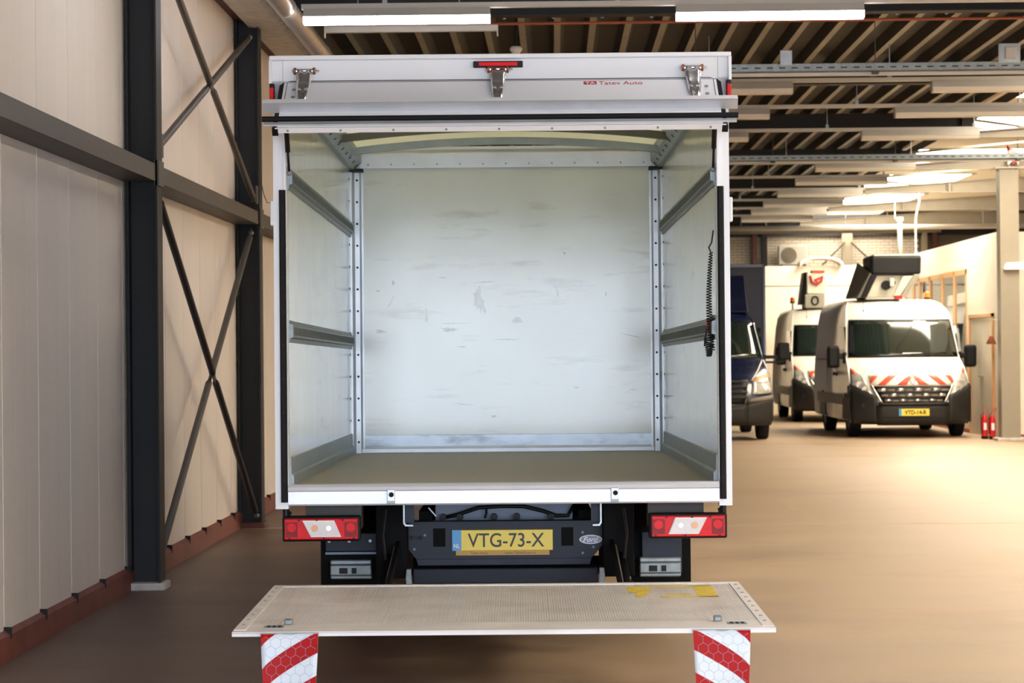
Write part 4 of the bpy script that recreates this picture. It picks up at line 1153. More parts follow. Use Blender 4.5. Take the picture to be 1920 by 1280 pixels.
for (x, y) in ((-0.882, -1.68), (0.893, -1.68)):
    ptop(x - 0.017, x + 0.017, y - 0.02, y + 0.02, 0.0, 0.024, M_galvl, 'stop_block', 0.006)
for (x, y) in ((-0.935, -1.755), (0.965, -1.755)):
    hp = ptop(x - 0.04, x + 0.04, y - 0.03, y + 0.03, 0.0, 0.003, M_galvl, 'recess_plate', 0.001)
    for k in range(3):
        ptop(x - 0.028 + k * 0.022, x - 0.014 + k * 0.022, y - 0.02, y + 0.02, 0.003, 0.005, M_rubber, 'grip', 0.0, hp)
# worn yellow warning sticker
sx0, sx1, sy0, sy1 = 0.66, 0.97, -0.86, -0.42
for i, (a, b, c, d_) in enumerate(((sx1 - 0.09, sx1, sy0, sy1), (sx0, sx1, sy1 - 0.04, sy1), (sx0 + 0.05, sx1, sy0, sy0 + 0.04), (sx0 + 0.08, sx1 - 0.12, sy0 + 0.10, sy0 + 0.13))):
    ptop(a, b, c, d_, 0.0, 0.0012, T_yel, 'warning_sticker')
hs = MB()
hp_ = [(0.575, -0.46), (0.61, -0.44), (0.66, -0.47), (0.675, -0.60), (0.65, -0.76), (0.615, -0.86), (0.595, -0.80), (0.61, -0.68), (0.57, -0.64)]
hs.add([(x, y, pz(y) + 0.0012) for x, y in hp_] + [(x, y, pz(y) - 0.001) for x, y in hp_], [tuple(range(9)), tuple(range(17, 8, -1))] + [(i, (i + 1) % 9, (i + 1) % 9 + 9, i + 9) for i in range(9)])
hs.build('warning_sticker', T_yel, pf)
# --- hanging warning flags
F_white = mat('reflective_white', (222, 232, 244), 0.4, var=0.03)
F_red = mat('reflective_red', (178, 8, 11), 0.5, var=0.06, spec=0.2)
F_line = mat('honeycomb_grey', (150, 158, 170), 0.5)
F_linr = mat('honeycomb_dark_red', (150, 14, 20), 0.5)
FLN = 0.40
def flag(xc, sgn, lab):
    yF = YFt - 0.002
    zt = pz(YFt) - 0.006
    def S(u, v):           # u across -1..1, v down 0..1
        w = 0.116 - 0.022 * v ** 1.3
        return (xc + sgn * 0.0 + u * w, yF - 0.008 - 0.02 * math.sin(v * 2.4) - 0.006 * u * u, zt - v * FLN)
    fo = MB().grid([[S(-1 + 2 * i / 12, j / 24) for i in range(13)] for j in range(25)], flip=True).build('warning_flag', F_white, TK, smooth=True, solid=0.003)
    # diagonal red bands, curved; sgn=-1 left flag rises to the right
    per = 0.175 / FLN; rise = 0.150 / FLN
    def vline(u, v0):
        q = (u * -sgn + 1) / 2
        return v0 - rise * (q ** 0.8)
    def lift(p, h): return (p[0], p[1] - h, p[2])
    def clampv(v): return max(0.0, min(1.0, v))
    for k in range(-1, 4):
        v0 = -0.085 + per * k
        rows_ = []
        for j in (0, 1, 2, 3):
            rows_.append([lift(S(-1 + 2 * i / 16, clampv(vline(-1 + 2 * i / 16, v0 + j / 3 * 0.085 / FLN))), 0.0022) for i in range(17)])
        if max(p[2] for r_ in rows_ for p in r_) - min(p[2] for r_ in rows_ for p in r_) > 0.01:
            MB().grid(rows_, flip=True).build('red_band', F_red, fo, smooth=True)
    hx_ = MB()
    s_h = 0.024
    rr = 0
    v = 0.0
    while v * FLN < FLN - 0.02:
        u0 = -0.12 + (0.75 ** 0.5 * s_h if rr % 2 else 0)
        x = u0
        while x < 0.12:
            for k in range(6):
                a0, a1 = R(90 + 60 * k), R(150 + 60 * k)
                pa = ((x + s_h * math.cos(a0)) / 0.118, v + s_h * math.sin(a0) / FLN); pb = ((x + s_h * math.cos(a1)) / 0.118, v + s_h * math.sin(a1) / FLN)
                if all(abs(p[0]) < 0.97 and 0.0 < p[1] < 1.0 for p in (pa, pb)) and k < 3:
                    A = Vector(lift(S(*pa), 0.0028)); B = Vector(lift(S(*pb), 0.0028))
                    dd = (B - A).normalized(); nn = Vector((dd.z, 0, -dd.x)) * 0.00055
                    hx_.add([A - nn, A + nn, B + nn, B - nn], [(0, 1, 2, 3)])
            x += 2 * 0.75 ** 0.5 * s_h
        rr += 1
        v += 1.5 * s_h / FLN
    hx_.build('honeycomb', F_line, fo, kind='stuff')
    MB().box(xc - 0.116, xc + 0.116, YFt - 0.012, YFt + 0.02, zt - 0.006, zt + 0.004).build('flag_clamp', M_galvl, fo)
flag(-0.855, -1, '')
flag(0.889, 1, '')
# ------------------------------------------------------------------ vans: front described as depth over (across, height)
V_white = mat('van_white', (238, 234, 224), 0.28, var=0.02, coat=0.4)
V_blue = mat('van_dark_blue', (17, 25, 54), 0.25, var=0.06, coat=0.6)
V_bluet = mat('blue_tarpaulin', (22, 26, 50), 0.5, var=0.15, scale=2, bump=0.4, bscale=6)
V_bump = mat('grey_black_bumper', (30, 29, 28), 0.55, var=0.1)
V_glass = mat('windscreen_glass', (30, 40, 36), 0.04, var=0.2, scale=3, coat=1.0)
V_head = mat('headlamp_lens', (206, 206, 200), 0.12, metal=0.3, var=0.35, scale=14, coat=0.8)
V_chrome = mat('dull_chrome', (196, 192, 184), 0.25, metal=0.8, var=0.05)
V_orr = mat('orange_red_stripe', (224, 84, 52), 0.45, var=0.05)
V_amb2 = mat('pale_amber', (232, 178, 120), 0.3)
V_amber = mat('amber_beacon', (224, 120, 40), 0.2, var=0.1, coat=0.5)
V_mould = mat('grey_side_mould', (120, 112, 100), 0.55)
V_grey = mat('basket_grey', (150, 146, 132), 0.5, var=0.08)
V_pale = mat('basket_pale', (216, 214, 196), 0.5, var=0.08)

class Van:
    def __init__(s, root, yf, wid, bul, L, zlow):
        s.root = root; s.yf = yf; s.wid = wid; s.bul = bul; s.L = L; s.zlow = zlow
    def P(s, u, z, off=0.0):
        w = interp(s.wid, z)
        return (u * w, interp(s.yf, z) + interp(s.bul, z) * abs(u) ** 3.2 - off, z + off * 0.25)
    def patch(s, name, poly4, m, off=0.006, nu=10, nv=6, parent=None, thick=0.012):
        """four (u,z) corners: top-left, top-right, bottom-right, bottom-left; a closed thin slab on the front"""
        tl, tr, br, bl_ = poly4
        def uv(a, b):
            t = (lerp(tl[0], tr[0], a), lerp(tl[1], tr[1], a)); q = (lerp(bl_[0], br[0], a), lerp(bl_[1], br[1], a))
            return (lerp(t[0], q[0], b), lerp(t[1], q[1], b))
        rows_ = [[s.P(*uv(i / nu, j / nv), off) for i in range(nu + 1)] for j in range(nv + 1)]
        return MB().grid(rows_, flip=True).build(name, m, parent or s.root, smooth=True, solid=thick)
    def shell(s, m, zs, us, bump_m):
        b = MB()
        rows_ = [[s.P(u, z) for u in us] for z in zs]
        b.grid(rows_)
        ztop = zs[-1]
        for sg in (-1, 1):
            ed = [r_[0] if sg < 0 else r_[-1] for r_ in rows_]
            mids = [(p[0], max(p[1], 0.9 * s.L * 0.5), p[2]) for p in ed]
            bk_ = [(p[0] * (0.985), s.L, p[2]) for p in ed]
            b.grid([ed, mids, bk_], flip=(sg < 0))
        tp = rows_[-1]
        n_ = len(tp)
        cr2 = [(p[0], (p[1] + s.L) / 2, p[2] + 0.035 * (1 - (us[i]) ** 2)) for i, p in enumerate(tp)]
        be = [(p[0] * 0.985, s.L, p[2] + 0.02 * (1 - us[i] ** 2)) for i, p in enumerate(tp)]
        b.grid([tp, cr2, be])
        w0, w1 = [interp(s.wid, z) * 0.985 for z in (zs[0], zs[-1])]
        b.grid([[(-interp(s.wid, z) * 0.985, s.L, z), (interp(s.wid, z) * 0.985, s.L, z)] for z in zs], flip=True)
        b.add([(-w0, 0.2, zs[0]), (w0, 0.2, zs[0]), (w0, s.L, zs[0]), (-w0, s.L, zs[0])], [(3, 2, 1, 0)])
        return b.build('body', m, s.root, smooth=True, weld=True)

def van_wheels(root, xo, ys, r=0.345):
    for y in ys:
        for sg in (-1, 1):
            w = 0.105
            wo = MB().lathe([(0.2, -w * .8), (r * .8, -w), (r * .95, -w * .93), (r, -w * .7), (r, w * .7), (r * .95, w * .93), (r * .8, w), (0.2, w * .8)], (sg * xo, y, r), 'x', 28).build('wheel', M_rubber, root, smooth=True)
            MB().lathe([(0, -w * .9), (0.06, -w * .9), (0.12, -w * .55), (0.2, -w * .85), (0.2, w * .85), (0.12, w * .55), (0.06, w * .9), (0, w * .9)], (sg * xo, y, r), 'x', 20).build('rim', M_galvl, wo, smooth=True)

def master(loc, rz, lab, plate, n):
    r = empty('utility_van', loc, (0, 0, R(rz)), label=lab, cat='van', group='white utility vans')
    yf = [(0.20, 0.10), (0.32, 0.02), (0.50, 0.0), (0.72, 0.01), (0.92, 0.06), (1.06, 0.13), (1.20, 0.36), (1.32, 0.66), (1.385, 0.80), (2.03, 1.24), (2.10, 1.31), (2.24, 1.52), (2.34, 1.75), (2.42, 2.15)]
    wid = [(0.2, 0.97), (0.35, 1.02), (0.8, 1.035), (1.15, 1.02), (1.4, 1.0), (2.03, 0.94), (2.25, 0.90), (2.36, 0.84), (2.42, 0.74)]
    bul = [(0.2, 0.28), (0.8, 0.34), (1.1, 0.42), (1.4, 0.30), (2.03, 0.26), (2.42, 0.3)]
    V = Van(r, yf, wid, bul, 5.55, 0.2)
    us = [-1, -0.97, -0.92, -0.85, -0.75, -0.6, -0.45, -0.3, -0.15, 0, 0.15, 0.3, 0.45, 0.6, 0.75, 0.85, 0.92, 0.97, 1]
    zs = [0.28, 0.36, 0.45, 0.55, 0.65, 0.75, 0.85, 0.95, 1.02, 1.08, 1.14, 1.2, 1.26, 1.32, 1.385, 1.5, 1.65, 1.8, 1.95, 2.03, 2.1, 2.17, 2.24, 2.3, 2.34, 2.38, 2.42]
    V.shell(V_white, zs, us, V_bump)
    # windscreen with black surround
    ws = V.patch('windscreen', ((-0.93, 2.02), (0.93, 2.02), (0.945, 1.40), (-0.945, 1.40)), V_glass, 0.012, 16, 8)
    V.patch('screen_edge', ((-0.955, 2.05), (0.955, 2.05), (0.955, 2.005), (-0.955, 2.005)), M_black, 0.008, 16, 2, ws)
    V.patch('screen_edge', ((-0.96, 1.44), (0.96, 1.44), (0.96, 1.385), (-0.96, 1.385)), M_black, 0.010, 16, 2, ws)
    for sg in (-1, 1):
        q = [(sg * 0.92, 2.04), (sg * 0.958, 2.04), (sg * 0.965, 1.39), (sg * 0.93, 1.39)]
        if sg < 0: q = [q[1], q[0], q[3], q[2]]
        V.patch('screen_edge', q, M_black, 0.010, 2, 8, ws)
    for (u0, u1, zz) in ((-0.62, -0.05, 1.43), (0.1, 0.75, 1.43)):
        a = V.P(u0, zz, 0.035); b = V.P(u1, zz + 0.02, 0.035)
        MB().bar(a, b, 0.02, 0.02).build('wiper', M_black, r)
    # dashboard-side frames, mirrors of the cab sides
    for sg in (-1, 1):
        MB().prism([(1.12, 1.42), (1.45, 1.93), (2.1, 1.93), (2.1, 1.38), (1.2, 1.35)], 'x', sg * 0.975 - 0.012, sg * 0.975 + 0.03).build('side_window', V_glass, r)
        MB().box(min(sg * 1.02, sg * 1.05), max(sg * 1.02, sg * 1.05), 1.3, 4.8, 0.55, 0.73).build('side_mould', V_mould, r, bevel=0.008)
        dh = MB().box(min(sg * 1.02, sg * 1.06), max(sg * 1.02, sg * 1.06), 2.02, 2.14, 1.06, 1.12).box(min(sg * 1.02, sg * 1.06), max(sg * 1.02, sg * 1.06), 2.32, 2.44, 1.06, 1.12)
        dh.build('door_handle', M_black, r)
        sm = MB()
        for yy in (2.22, 3.45):
            sm.box(min(sg * 1.0, sg * 1.028), max(sg * 1.0, sg * 1.028), yy, yy + 0.012, 0.5, 1.35)
        sm.box(min(sg * 1.0, sg * 1.032), max(sg * 1.0, sg * 1.032), 2.22, 5.3, 1.34, 1.355)
        sm.build('door_seam', V_mould, r)
        mr = MB().box(sg * 1.21 - 0.11, sg * 1.21 + 0.11, 1.15, 1.26, 1.20, 1.60).build('mirror', M_black, r, bevel=0.05)
        MB().box(min(sg * 0.98, sg * 1.16), max(sg * 0.98, sg * 1.16), 1.17, 1.23, 1.36, 1.46).box(min(sg * 0.98, sg * 1.04), max(sg * 0.98, sg * 1.04), 1.12, 1.26, 1.28, 1.48).build('mirror_arm', M_black, mr, bevel=0.015)
        # headlamp
        q = [(sg * 0.80, 1.06), (sg * 0.97, 1.20), (sg * 0.985, 0.86), (sg * 0.66, 0.72)]
        if sg < 0: q = [q[1], q[0], q[3], q[2]]
        hl_ = V.patch('headlamp', q, V_head, 0.012, 6, 6)
        q = [(sg * 0.90, 1.14), (sg * 0.965, 1.20), (sg * 0.97, 1.12), (sg * 0.90, 1.08)]
        if sg < 0: q = [q[1], q[0], q[3], q[2]]
        V.patch('indicator', q, V_orr, 0.02, 3, 3, hl_)
        for (uu, zz, rr) in ((0.86, 0.92, 0.06), (0.78, 0.84, 0.05)):
            a = Vector(V.P(sg * uu, zz, 0.012)); MB().cyl(a, a + Vector((0, -0.014, 0)), rr, n=16).build('reflector', V_chrome, hl_)
        # dark corner of the bumper, rising to the lamp
        q = [(sg * 0.60, 0.72), (sg * 1.0, 0.93), (sg * 1.0, 0.24), (sg * 0.60, 0.24)]
        if sg < 0: q = [q[1], q[0], q[3], q[2]]
        V.patch('bumper_corner', q, V_bump, 0.02, 8, 6, None, 0.03)
        w0 = 1.028
        MB().grid([[(sg * (w0 + 0.012 - 0.05 * max(0, (0.3 - zz))), yy, zz) for yy in (0.34, 0.5, 0.62 if zz > .5 else .56)] for zz in (0.26, 0.4, 0.6, 0.8, 0.9)]).build('bumper_side', V_bump, r, solid=0.02)
        fl_ = Vector(V.P(sg * 0.8, 0.55, 0.035))
        MB().cyl(fl_, fl_ + Vector((0, 0.05, 0)), 0.05, n=16).build('fog_recess', M_black, r)
        # solid black half-discs stand for the shade inside the wheel arches
        for yy in (0.95, 4.1):
            MB().prism([(yy + 0.42 * math.cos(R(a)), 0.345 + 0.42 * math.sin(R(a))) for a in range(-5, 186, 10)], 'x', min(sg * 0.74, sg * 1.038), max(sg * 0.74, sg * 1.038)).build('wheel_arch', M_black, r)
    V.patch('bumper', ((-0.62, 0.57), (0.62, 0.57), (0.62, 0.22), (-0.62, 0.22)), V_bump, 0.025, 10, 6, None, 0.03)
    V.patch('bumper_shelf', ((-0.62, 0.60), (0.62, 0.60), (0.56, 0.555), (-0.56, 0.555)), V_bump, 0.05, 10, 2, None, 0.03)
    MB().box(-0.5, 0.5, -0.035, 0.0, 0.305, 0.335).build('intake_slot', M_black, r)
    # grille with staggered chrome bars
    gr = V.patch('grille', ((-0.66, 0.885), (0.66, 0.885), (0.50, 0.60), (-0.50, 0.60)), M_black, 0.015, 12, 4)
    for sg in (-1, 1):
        q = [(sg * 0.66, 0.90), (sg * 0.70, 0.90), (sg * 0.54, 0.57), (sg * 0.50, 0.60)]
        if sg < 0: q = [q[1], q[0], q[3], q[2]]
        V.patch('grille_frame', q, V_chrome, 0.03, 2, 6, gr)
    V.patch('grille_frame', ((-0.53, 0.60), (0.53, 0.60), (0.51, 0.57), (-0.51, 0.57)), V_chrome, 0.03, 10, 2, gr)
    for j, zz in enumerate((0.82, 0.73, 0.64)):
        hw_ = 0.60 - 0.055 * j
        nseg = 8
        for k in range(nseg):
            u0 = -hw_ + 2 * hw_ * k / nseg; u1 = -hw_ + 2 * hw_ * (k + 1) / nseg
            br_ = (k + j) % 2 == 0
            V.patch('grille_bar', ((u0 + 0.006, zz + (0.024 if br_ else 0.012)), (u1 - 0.006, zz + (0.024 if br_ else 0.012)), (u1 + 0.004, zz - 0.024), (u0 + 0.016, zz - 0.024)), V_chrome if br_ else V_mould, 0.028, 2, 1, gr)
    # red-white band on the bonnet lip
    band = V.patch('warning_band', ((-0.72, 1.08), (0.72, 1.08), (0.67, 0.895), (-0.67, 0.895)), V_white, 0.012, 12, 4)
    for sg in (-1, 1):
        for (a, b, c, d_) in ((0.70, 0.56, 0.70, 0.68), (0.40, 0.27, 0.58, 0.46), (0.06, 0.02, 0.27, 0.10)):
            q = [(sg * b, 1.07), (sg * a, 1.07), (sg * c, 0.905), (sg * d_, 0.905)]
            if a == 0.70: q = [(sg * 0.56, 1.07), (sg * 0.66, 1.07), (sg * 0.70, 0.96), (sg * 0.68, 0.935)]
            if sg < 0: q = [q[1], q[0], q[3], q[2]]
            V.patch('red_stripe', q, V_orr, 0.020, 3, 3, band)
    # diamond badge
    c = V.P(0, 0.985, 0.045)
    for (pa, pb) in (((0, 0.085), (0.055, 0)), ((0.055, 0), (0, -0.085)), ((0, -0.085), (-0.055, 0)), ((-0.055, 0), (0, 0.085))):
        MB().bar((c[0] + pa[0], c[1], c[2] + pa[1]), (c[0] + pb[0], c[1], c[2] + pb[1]), 0.02, 0.02, up=(0, 1, 0)).build('diamond_badge', V_chrome, r)
    # number plate
    npv = MB().box(-0.26, 0.26, -0.062, -0.045, 0.385, 0.505).build('number_plate', T_plate, r, bevel=0.004)
    MB().box(-0.259, -0.212, -0.0635, -0.061, 0.387, 0.503).build('country_band', T_pblue, npv)
    if plate:
        text_mesh('plate_characters', plate, 0.09, T_ink, npv, face_minus_y(0.025, -0.0635, 0.445), 0.0008, fit=(0.38, 0.078), bold=0.0035)
    van_wheels(r, 0.90, (0.95, 4.1))
    MB().box(-0.8, 0.8, 0.5, 5.2, 0.24, 0.36).build('underbody', T_under, r)
    MB().lathe([(0, 0.0), (0.012, 0.0), (0.008, 0.03), (0.004, 0.06), (0.003, 0.26), (0, 0.26)], (-0.62, 1.55, 2.20), 'z', 10).build('aerial', M_black, r)
    return r, V

def beacon(r, x, y, z, lab=None):
    b = MB().cyl((x, y, z), (x, y, z + 0.03), 0.06, n=16).build('beacon_base', M_black, r)
    MB().lathe([(0.055, 0.03), (0.055, 0.11), (0.04, 0.135), (0, 0.14)], (x, y, z), 'z', 16).build('beacon_lens', V_amber, b, smooth=True)

v1, V1 = master((6.14, 39.45, 0), 0.6, 'white utility van with black lift basket on its roof, red stripes on the bonnet', 'VTD-14-R', 1)
for s in (-0.55, 0.62): beacon(v1, s * 1.05, 2.3, 2.43)
# roof lift of the first van: hooded basket leaning towards the front
k = empty('lift_basket', (0, 0, 0)); bpy.data.objects.remove(k)
def basket_pt(x, y, z): return (x, y, z)
# side profile (y,z): tub leaning forward, black hood above
hood = [(1.95, 2.86), (1.93, 3.17), (1.98, 3.22), (2.95, 3.22), (3.0, 3.1), (3.0, 2.86)]
hx0, hx1 = -0.42, 0.50
MB().hexa([(hx0 - 0.0, 1.95, 2.86), (hx1 - 0.02, 1.95, 2.86), (hx1 - 0.02, 3.0, 2.86), (hx0, 3.0, 2.86), (hx0 - 0.0, 1.98, 3.22), (hx1, 1.98, 3.22), (hx1, 3.0, 3.22), (hx0, 3.0, 3.22)]).build('basket_hood', M_black, v1, bevel=0.05)
MB().box(hx0 + 0.06, hx1 - 0.06, 1.98, 2.98, 3.205, 3.235).build('hood_top', V_pale, v1, bevel=0.01)
MB().hexa([(-0.66, 2.02, 2.46), (-0.5, 2.02, 2.46), (-0.5, 3.2, 2.46), (-0.72, 3.2, 2.46), (hx0 - 0.01, 1.99, 2.90), (hx0 + 0.06, 1.99, 2.90), (hx0 + 0.06, 3.1, 3.0), (hx0 - 0.08, 3.1, 3.15)]).build('basket_side', V_grey, v1, bevel=0.02)
MB().hexa([(-0.60, 1.94, 2.46), (-0.50, 1.94, 2.46), (-0.5, 2.04, 2.46), (-0.60, 2.04, 2.46), (hx0 + 0.0, 1.93, 2.87), (hx0 + 0.12, 1.93, 2.87), (hx0 + 0.12, 2.03, 2.87), (hx0, 2.03, 2.87)]).build('basket_frame', M_black, v1, bevel=0.01)
MB().hexa([(0.10, 1.94, 2.47), (0.22, 1.94, 2.47), (0.22, 2.04, 2.47), (0.10, 2.04, 2.47), (0.36, 1.93, 2.87), (0.48, 1.93, 2.87), (0.48, 2.03, 2.87), (0.36, 2.03, 2.87)]).build('basket_frame', V_grey, v1, bevel=0.01)
MB().hexa([(-0.02, 1.97, 2.48), (0.10, 1.97, 2.48), (0.10, 2.10, 2.48), (-0.02, 2.10, 2.48), (0.16, 1.97, 2.84), (0.34, 1.97, 2.84), (0.34, 2.10, 2.84), (0.16, 2.10, 2.84)]).build('basket_panel', V_pale, v1, bevel=0.01)
MB().hexa([(-0.52, 2.06, 2.46), (0.1, 2.06, 2.46), (0.1, 3.1, 2.46), (-0.52, 3.1, 2.46), (-0.34, 2.06, 2.87), (0.36, 2.06, 2.87), (0.36, 3.1, 2.87), (-0.34, 3.1, 2.87)]).build('basket_tub', V_pale, v1, bevel=0.02)
MB().cyl((-0.14, 2.05, 2.68), (-0.14, 1.98, 2.68), 0.085, n=18).cyl((-0.02, 2.05, 2.72), (-0.02, 1.99, 2.72), 0.05, n=14).build('joystick_housing', M_black, v1)
MB().box(-0.08, 0.0, 1.95, 2.0, 2.66, 2.80).build('control_lever', V_pale, v1, bevel=0.01)
MB().hexa([(-0.52, 1.95, 2.425), (0.12, 1.95, 2.425), (0.12, 3.1, 2.425), (-0.52, 3.1, 2.425), (-0.5, 1.97, 2.47), (0.1, 1.97, 2.47), (0.1, 3.1, 2.47), (-0.5, 3.1, 2.47)]).build('basket_floor', V_grey, v1)
MB().box(0.0, 0.14, 1.92, 1.98, 2.43, 2.49).build('red_step', M_red, v1, bevel=0.01)
MB().bar((0.0, 3.0, 2.7), (0.05, 5.0, 2.62), 0.22, 0.24).build('lift_boom', V_white, v1, bevel=0.02)

v2, V2 = master((6.03, 47.9, 0), -0.4, 'white utility van with open pale lift basket on its roof, behind the striped van', None, 2)
beacon(v2, -0.72, 3.6, 2.56)
MB().cyl((-0.72, 3.6, 2.42), (-0.72, 3.6, 2.57), 0.02, n=8).build('beacon_post', V_grey, v2)
bx0, bx1 = -0.62, -0.18
MB().box(bx0, bx1, 1.9, 2.6, 2.42, 2.72).build('basket_lower', V_grey, v2, bevel=0.03)
MB().box(bx0 + 0.05, bx1 + 0.02, 1.92, 2.6, 2.72, 3.18).build('basket_upper', V_pale, v2, bevel=0.03)
MB().hexa([(bx0 - 0.1, 1.98, 2.5), (bx0 + 0.02, 1.95, 2.5), (bx0 + 0.02, 2.6, 2.5), (bx0 - 0.1, 2.6, 2.5), (bx0 + 0.0, 1.98, 3.2), (bx0 + 0.08, 1.95, 3.2), (bx0 + 0.08, 2.6, 3.2), (bx0 + 0.0, 2.6, 3.2)]).build('basket_frame', M_black, v2, bevel=0.01)
MB().tube([(bx0 + 0.12, 1.90, 3.12), (bx0 + 0.16, 1.88, 2.98), (bx0 + 0.26, 1.87, 2.93), (bx0 + 0.36, 1.88, 3.0), (bx0 + 0.40, 1.9, 3.1), (bx0 + 0.22, 1.87, 3.02), (bx0 + 0.30, 1.86, 2.95)], 0.025, 8).build('red_harness', M_red, v2, smooth=True)
MB().tube([(bx0 + 0.22 + 0.07 * math.cos(R(a)), 1.885, 2.58 + 0.09 * math.sin(R(a))) for a in range(0, 361, 20)], 0.018, 8).build('black_handle', M_black, v2, smooth=True)
MB().box(bx0 + 0.15, bx1, 1.9, 2.2, 3.18, 3.24).build('top_tray', V_orr, v2, bevel=0.02)
MB().bar((-0.4, 2.6, 2.7), (-0.2, 5.0, 2.6), 0.22, 0.24).build('lift_boom', V_white, v2, bevel=0.02)

# ------------------------------------------------------------------ dark blue box lorry, mostly hidden by the white truck
def sprinter(loc, rz, paint, lab, name='cab_lorry'):
    r = empty(name, loc, (0, 0, R(rz)), label=lab, cat='truck')
    yf = [(0.20, 0.10), (0.32, 0.0), (0.6, -0.02), (0.8, 0.03), (1.0, 0.10), (1.18, 0.26), (1.32, 0.58), (1.40, 0.80), (2.02, 1.25), (2.12, 1.38), (2.24, 1.7)]
    wid = [(0.2, 0.93), (0.35, 0.985), (0.85, 0.995), (1.1, 0.97), (1.4, 0.92), (2.02, 0.80), (2.15, 0.72), (2.24, 0.6)]
    bul = [(0.2, 0.25), (0.8, 0.30), (1.1, 0.36), (1.4, 0.28), (2.02, 0.25), (2.24, 0.25)]
    V = Van(r, yf, wid, bul, 2.2, 0.2)
    us = [-1, -0.97, -0.92, -0.85, -0.7, -0.5, -0.25, 0, 0.25, 0.5, 0.7, 0.85, 0.92, 0.97, 1]
    zs = [0.28, 0.4, 0.5, 0.6, 0.7, 0.8, 0.9, 1.0, 1.1, 1.18, 1.25, 1.32, 1.4, 1.55, 1.7, 1.85, 2.02, 2.08, 2.14, 2.2, 2.24]
    V.shell(paint, zs, us, V_bump)
    V.patch('windscreen', ((-0.92, 2.03), (0.92, 2.03), (0.93, 1.40), (-0.93, 1.40)), V_glass, 0.010, 16, 8)
    for sg in (-1, 1):
        def Q(q): return [q[1], q[0], q[3], q[2]] if sg < 0 else q
        V.patch('pillar_gleam', Q([(sg * 0.94, 2.06), (sg * 0.985, 2.06), (sg * 0.985, 1.38), (sg * 0.95, 1.38)]), paint, 0.014, 2, 8)
        hl_ = V.patch('headlamp', Q([(sg * 0.66, 1.04), (sg * 0.985, 1.14), (sg * 0.99, 0.80), (sg * 0.63, 0.78)]), V_head, 0.012, 6, 6)
        V.patch('indicator', Q([(sg * 0.70, 1.06), (sg * 0.98, 1.13), (sg * 0.98, 1.07), (sg * 0.68, 1.0)]), V_amb2, 0.020, 4, 2, hl_)
        a = Vector(V.P(sg * 0.84, 0.90, 0.012)); MB().cyl(a, a + Vector((0, -0.014, 0)), 0.07, n=16).build('reflector', V_chrome, hl_)
        V.patch('bumper_corner', Q([(sg * 0.52, 0.62), (sg * 1.0, 0.76), (sg * 1.0, 0.26), (sg * 0.52, 0.26)]), V_bump, 0.02, 8, 5, None, 0.03)
        V.patch('bumper_ledge', Q([(sg * 0.55, 0.70), (sg * 0.99, 0.76), (sg * 0.99, 0.68), (sg * 0.55, 0.64)]), V_mould, 0.035, 6, 2, None, 0.03)
        V.patch('bonnet_line', Q([(sg * 0.93, 1.36), (sg * 0.955, 1.36), (sg * 0.655, 1.02), (sg * 0.635, 1.02)]), M_white if sg > 0 else paint, 0.012, 2, 8)
        V.patch('wing_line', Q([(sg * 0.955, 1.36), (sg * 0.975, 1.36), (sg * 0.985, 1.14), (sg * 0.97, 1.14)]), M_white if sg > 0 else paint, 0.012, 2, 6)
        MB().prism([(1.12, 1.42), (1.45, 1.92), (2.0, 1.92), (2.0, 1.38), (1.2, 1.36)], 'x', sg * 0.87 - 0.02, sg * 0.87 + 0.03).build('side_window', V_glass, r)
        mr = MB().box(sg * 1.27 - 0.10, sg * 1.27 + 0.10, 1.1, 1.22, 1.36, 1.66).build('mirror', M_black, r, bevel=0.03)
        MB().box(min(sg * 0.9, sg * 1.2), max(sg * 0.9, sg * 1.2), 1.13, 1.19, 1.38, 1.44).box(min(sg * 0.9, sg * 1.2), max(sg * 0.9, sg * 1.2), 1.13, 1.19, 1.30, 1.34).build('mirror_arm', M_black, mr)
        for yy in (0.9,):
            MB().prism([(yy + 0.41 * math.cos(R(a)), 0.345 + 0.41 * math.sin(R(a))) for a in range(-5, 186, 10)], 'x', min(sg * 0.7, sg * 1.0), max(sg * 0.7, sg * 1.0)).build('wheel_arch', M_black, r)  # solid black shape stands for the shade in the arch
    gr = V.patch('grille', ((-0.58, 1.03), (0.58, 1.03), (0.50, 0.62), (-0.50, 0.62)), M_black, 0.012, 10, 4)
    for zz in (0.99, 0.90, 0.81, 0.72):
        V.patch('grille_bar', ((-0.56, zz + 0.025), (0.56, zz + 0.025), (0.55, zz - 0.01), (-0.55, zz - 0.01)), V_bump, 0.04, 10, 1, gr)
    V.patch('bumper', ((-0.54, 0.60), (0.54, 0.60), (0.54, 0.26), (-0.54, 0.26)), V_bump, 0.03, 10, 4, None, 0.03)
    npv = MB().box(-0.26, 0.26, -0.085, -0.07, 0.40, 0.51).build('number_plate', T_plate, r, bevel=0.004)
    return r, V
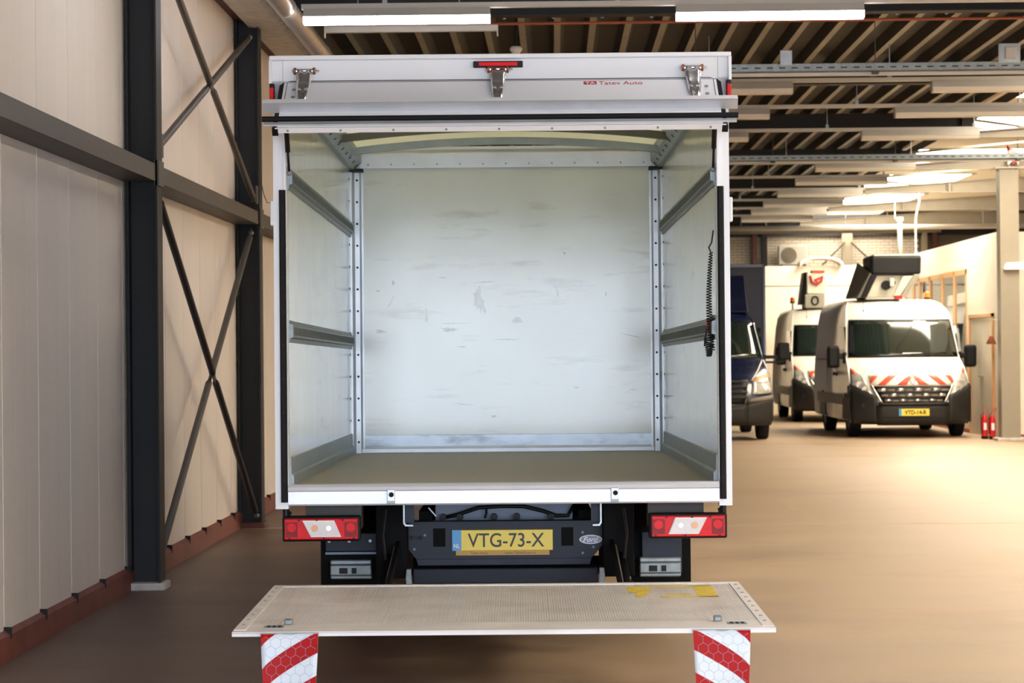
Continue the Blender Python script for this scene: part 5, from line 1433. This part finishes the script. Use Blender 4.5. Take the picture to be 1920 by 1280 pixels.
bt_, VB = sprinter((2.70, 38.75, 0), 0.0, V_blue, 'dark blue lorry with tall blue body parked beside the white vans', 'blue_lorry')
van_wheels(bt_, 0.86, (0.9, 4.3))
MB().box(-1.1, 1.03, 1.95, 6.0, 0.85, 3.02).build('cargo_body', V_bluet, bt_, bevel=0.02)
fr = MB()
for s in (-1.1, 1.0):
    fr.box(s, s + 0.035, 1.93, 1.97, 0.85, 3.04)
fr.box(-1.1, 1.035, 1.93, 1.97, 3.0, 3.05)
fr.build('body_edge', V_blue, bt_)
MB().hexa([(-0.85, 1.6, 2.2), (0.7, 1.6, 2.2), (0.75, 1.95, 2.2), (-0.9, 1.95, 2.2), (-0.8, 1.93, 2.85), (0.66, 1.93, 2.85), (0.66, 1.96, 2.85), (-0.8, 1.96, 2.85)]).build('wind_deflector', V_blue, bt_, bevel=0.03)
fm_ = MB()
for s in (-0.4, 0.4): fm_.box(s - 0.04, s + 0.04, 1.0, 5.9, 0.5, 0.85)
fm_.build('chassis_frame', T_under, bt_)
# the white truck's own cab, standing beyond its body
cabr = MB()
yf = [(0.40, 0.10), (0.8, 0.0), (1.05, 0.12), (1.32, 0.6), (2.0, 1.15), (2.2, 1.5), (2.3, 1.9)]
prof_ = [(6.85, 0.45), (6.9, 0.8), (6.8, 1.1), (6.3, 1.35), (5.75, 2.0), (5.4, 2.25), (4.45, 2.3), (4.45, 0.45)]
cabr.prism(prof_, 'x', -0.98, 0.98)
cb2 = cabr.build('cab', T_wh, TK, bevel=0.06)
for s in (-1, 1):
    MB().prism([(6.2, 1.4), (5.7, 1.95), (5.0, 1.95), (5.0, 1.38)], 'x', s * 0.985 - 0.01, s * 0.985 + 0.01).build('cab_window', V_glass, cb2)
    MB().box(s * 1.15 - 0.1, s * 1.15 + 0.1, 5.95, 6.05, 1.3, 1.65).build('cab_mirror', M_black, cb2, bevel=0.02)
    MB().box(min(s * 0.95, s * 1.1), max(s * 0.95, s * 1.1), 5.97, 6.03, 1.4, 1.5).build('mirror_arm', M_black, cb2)
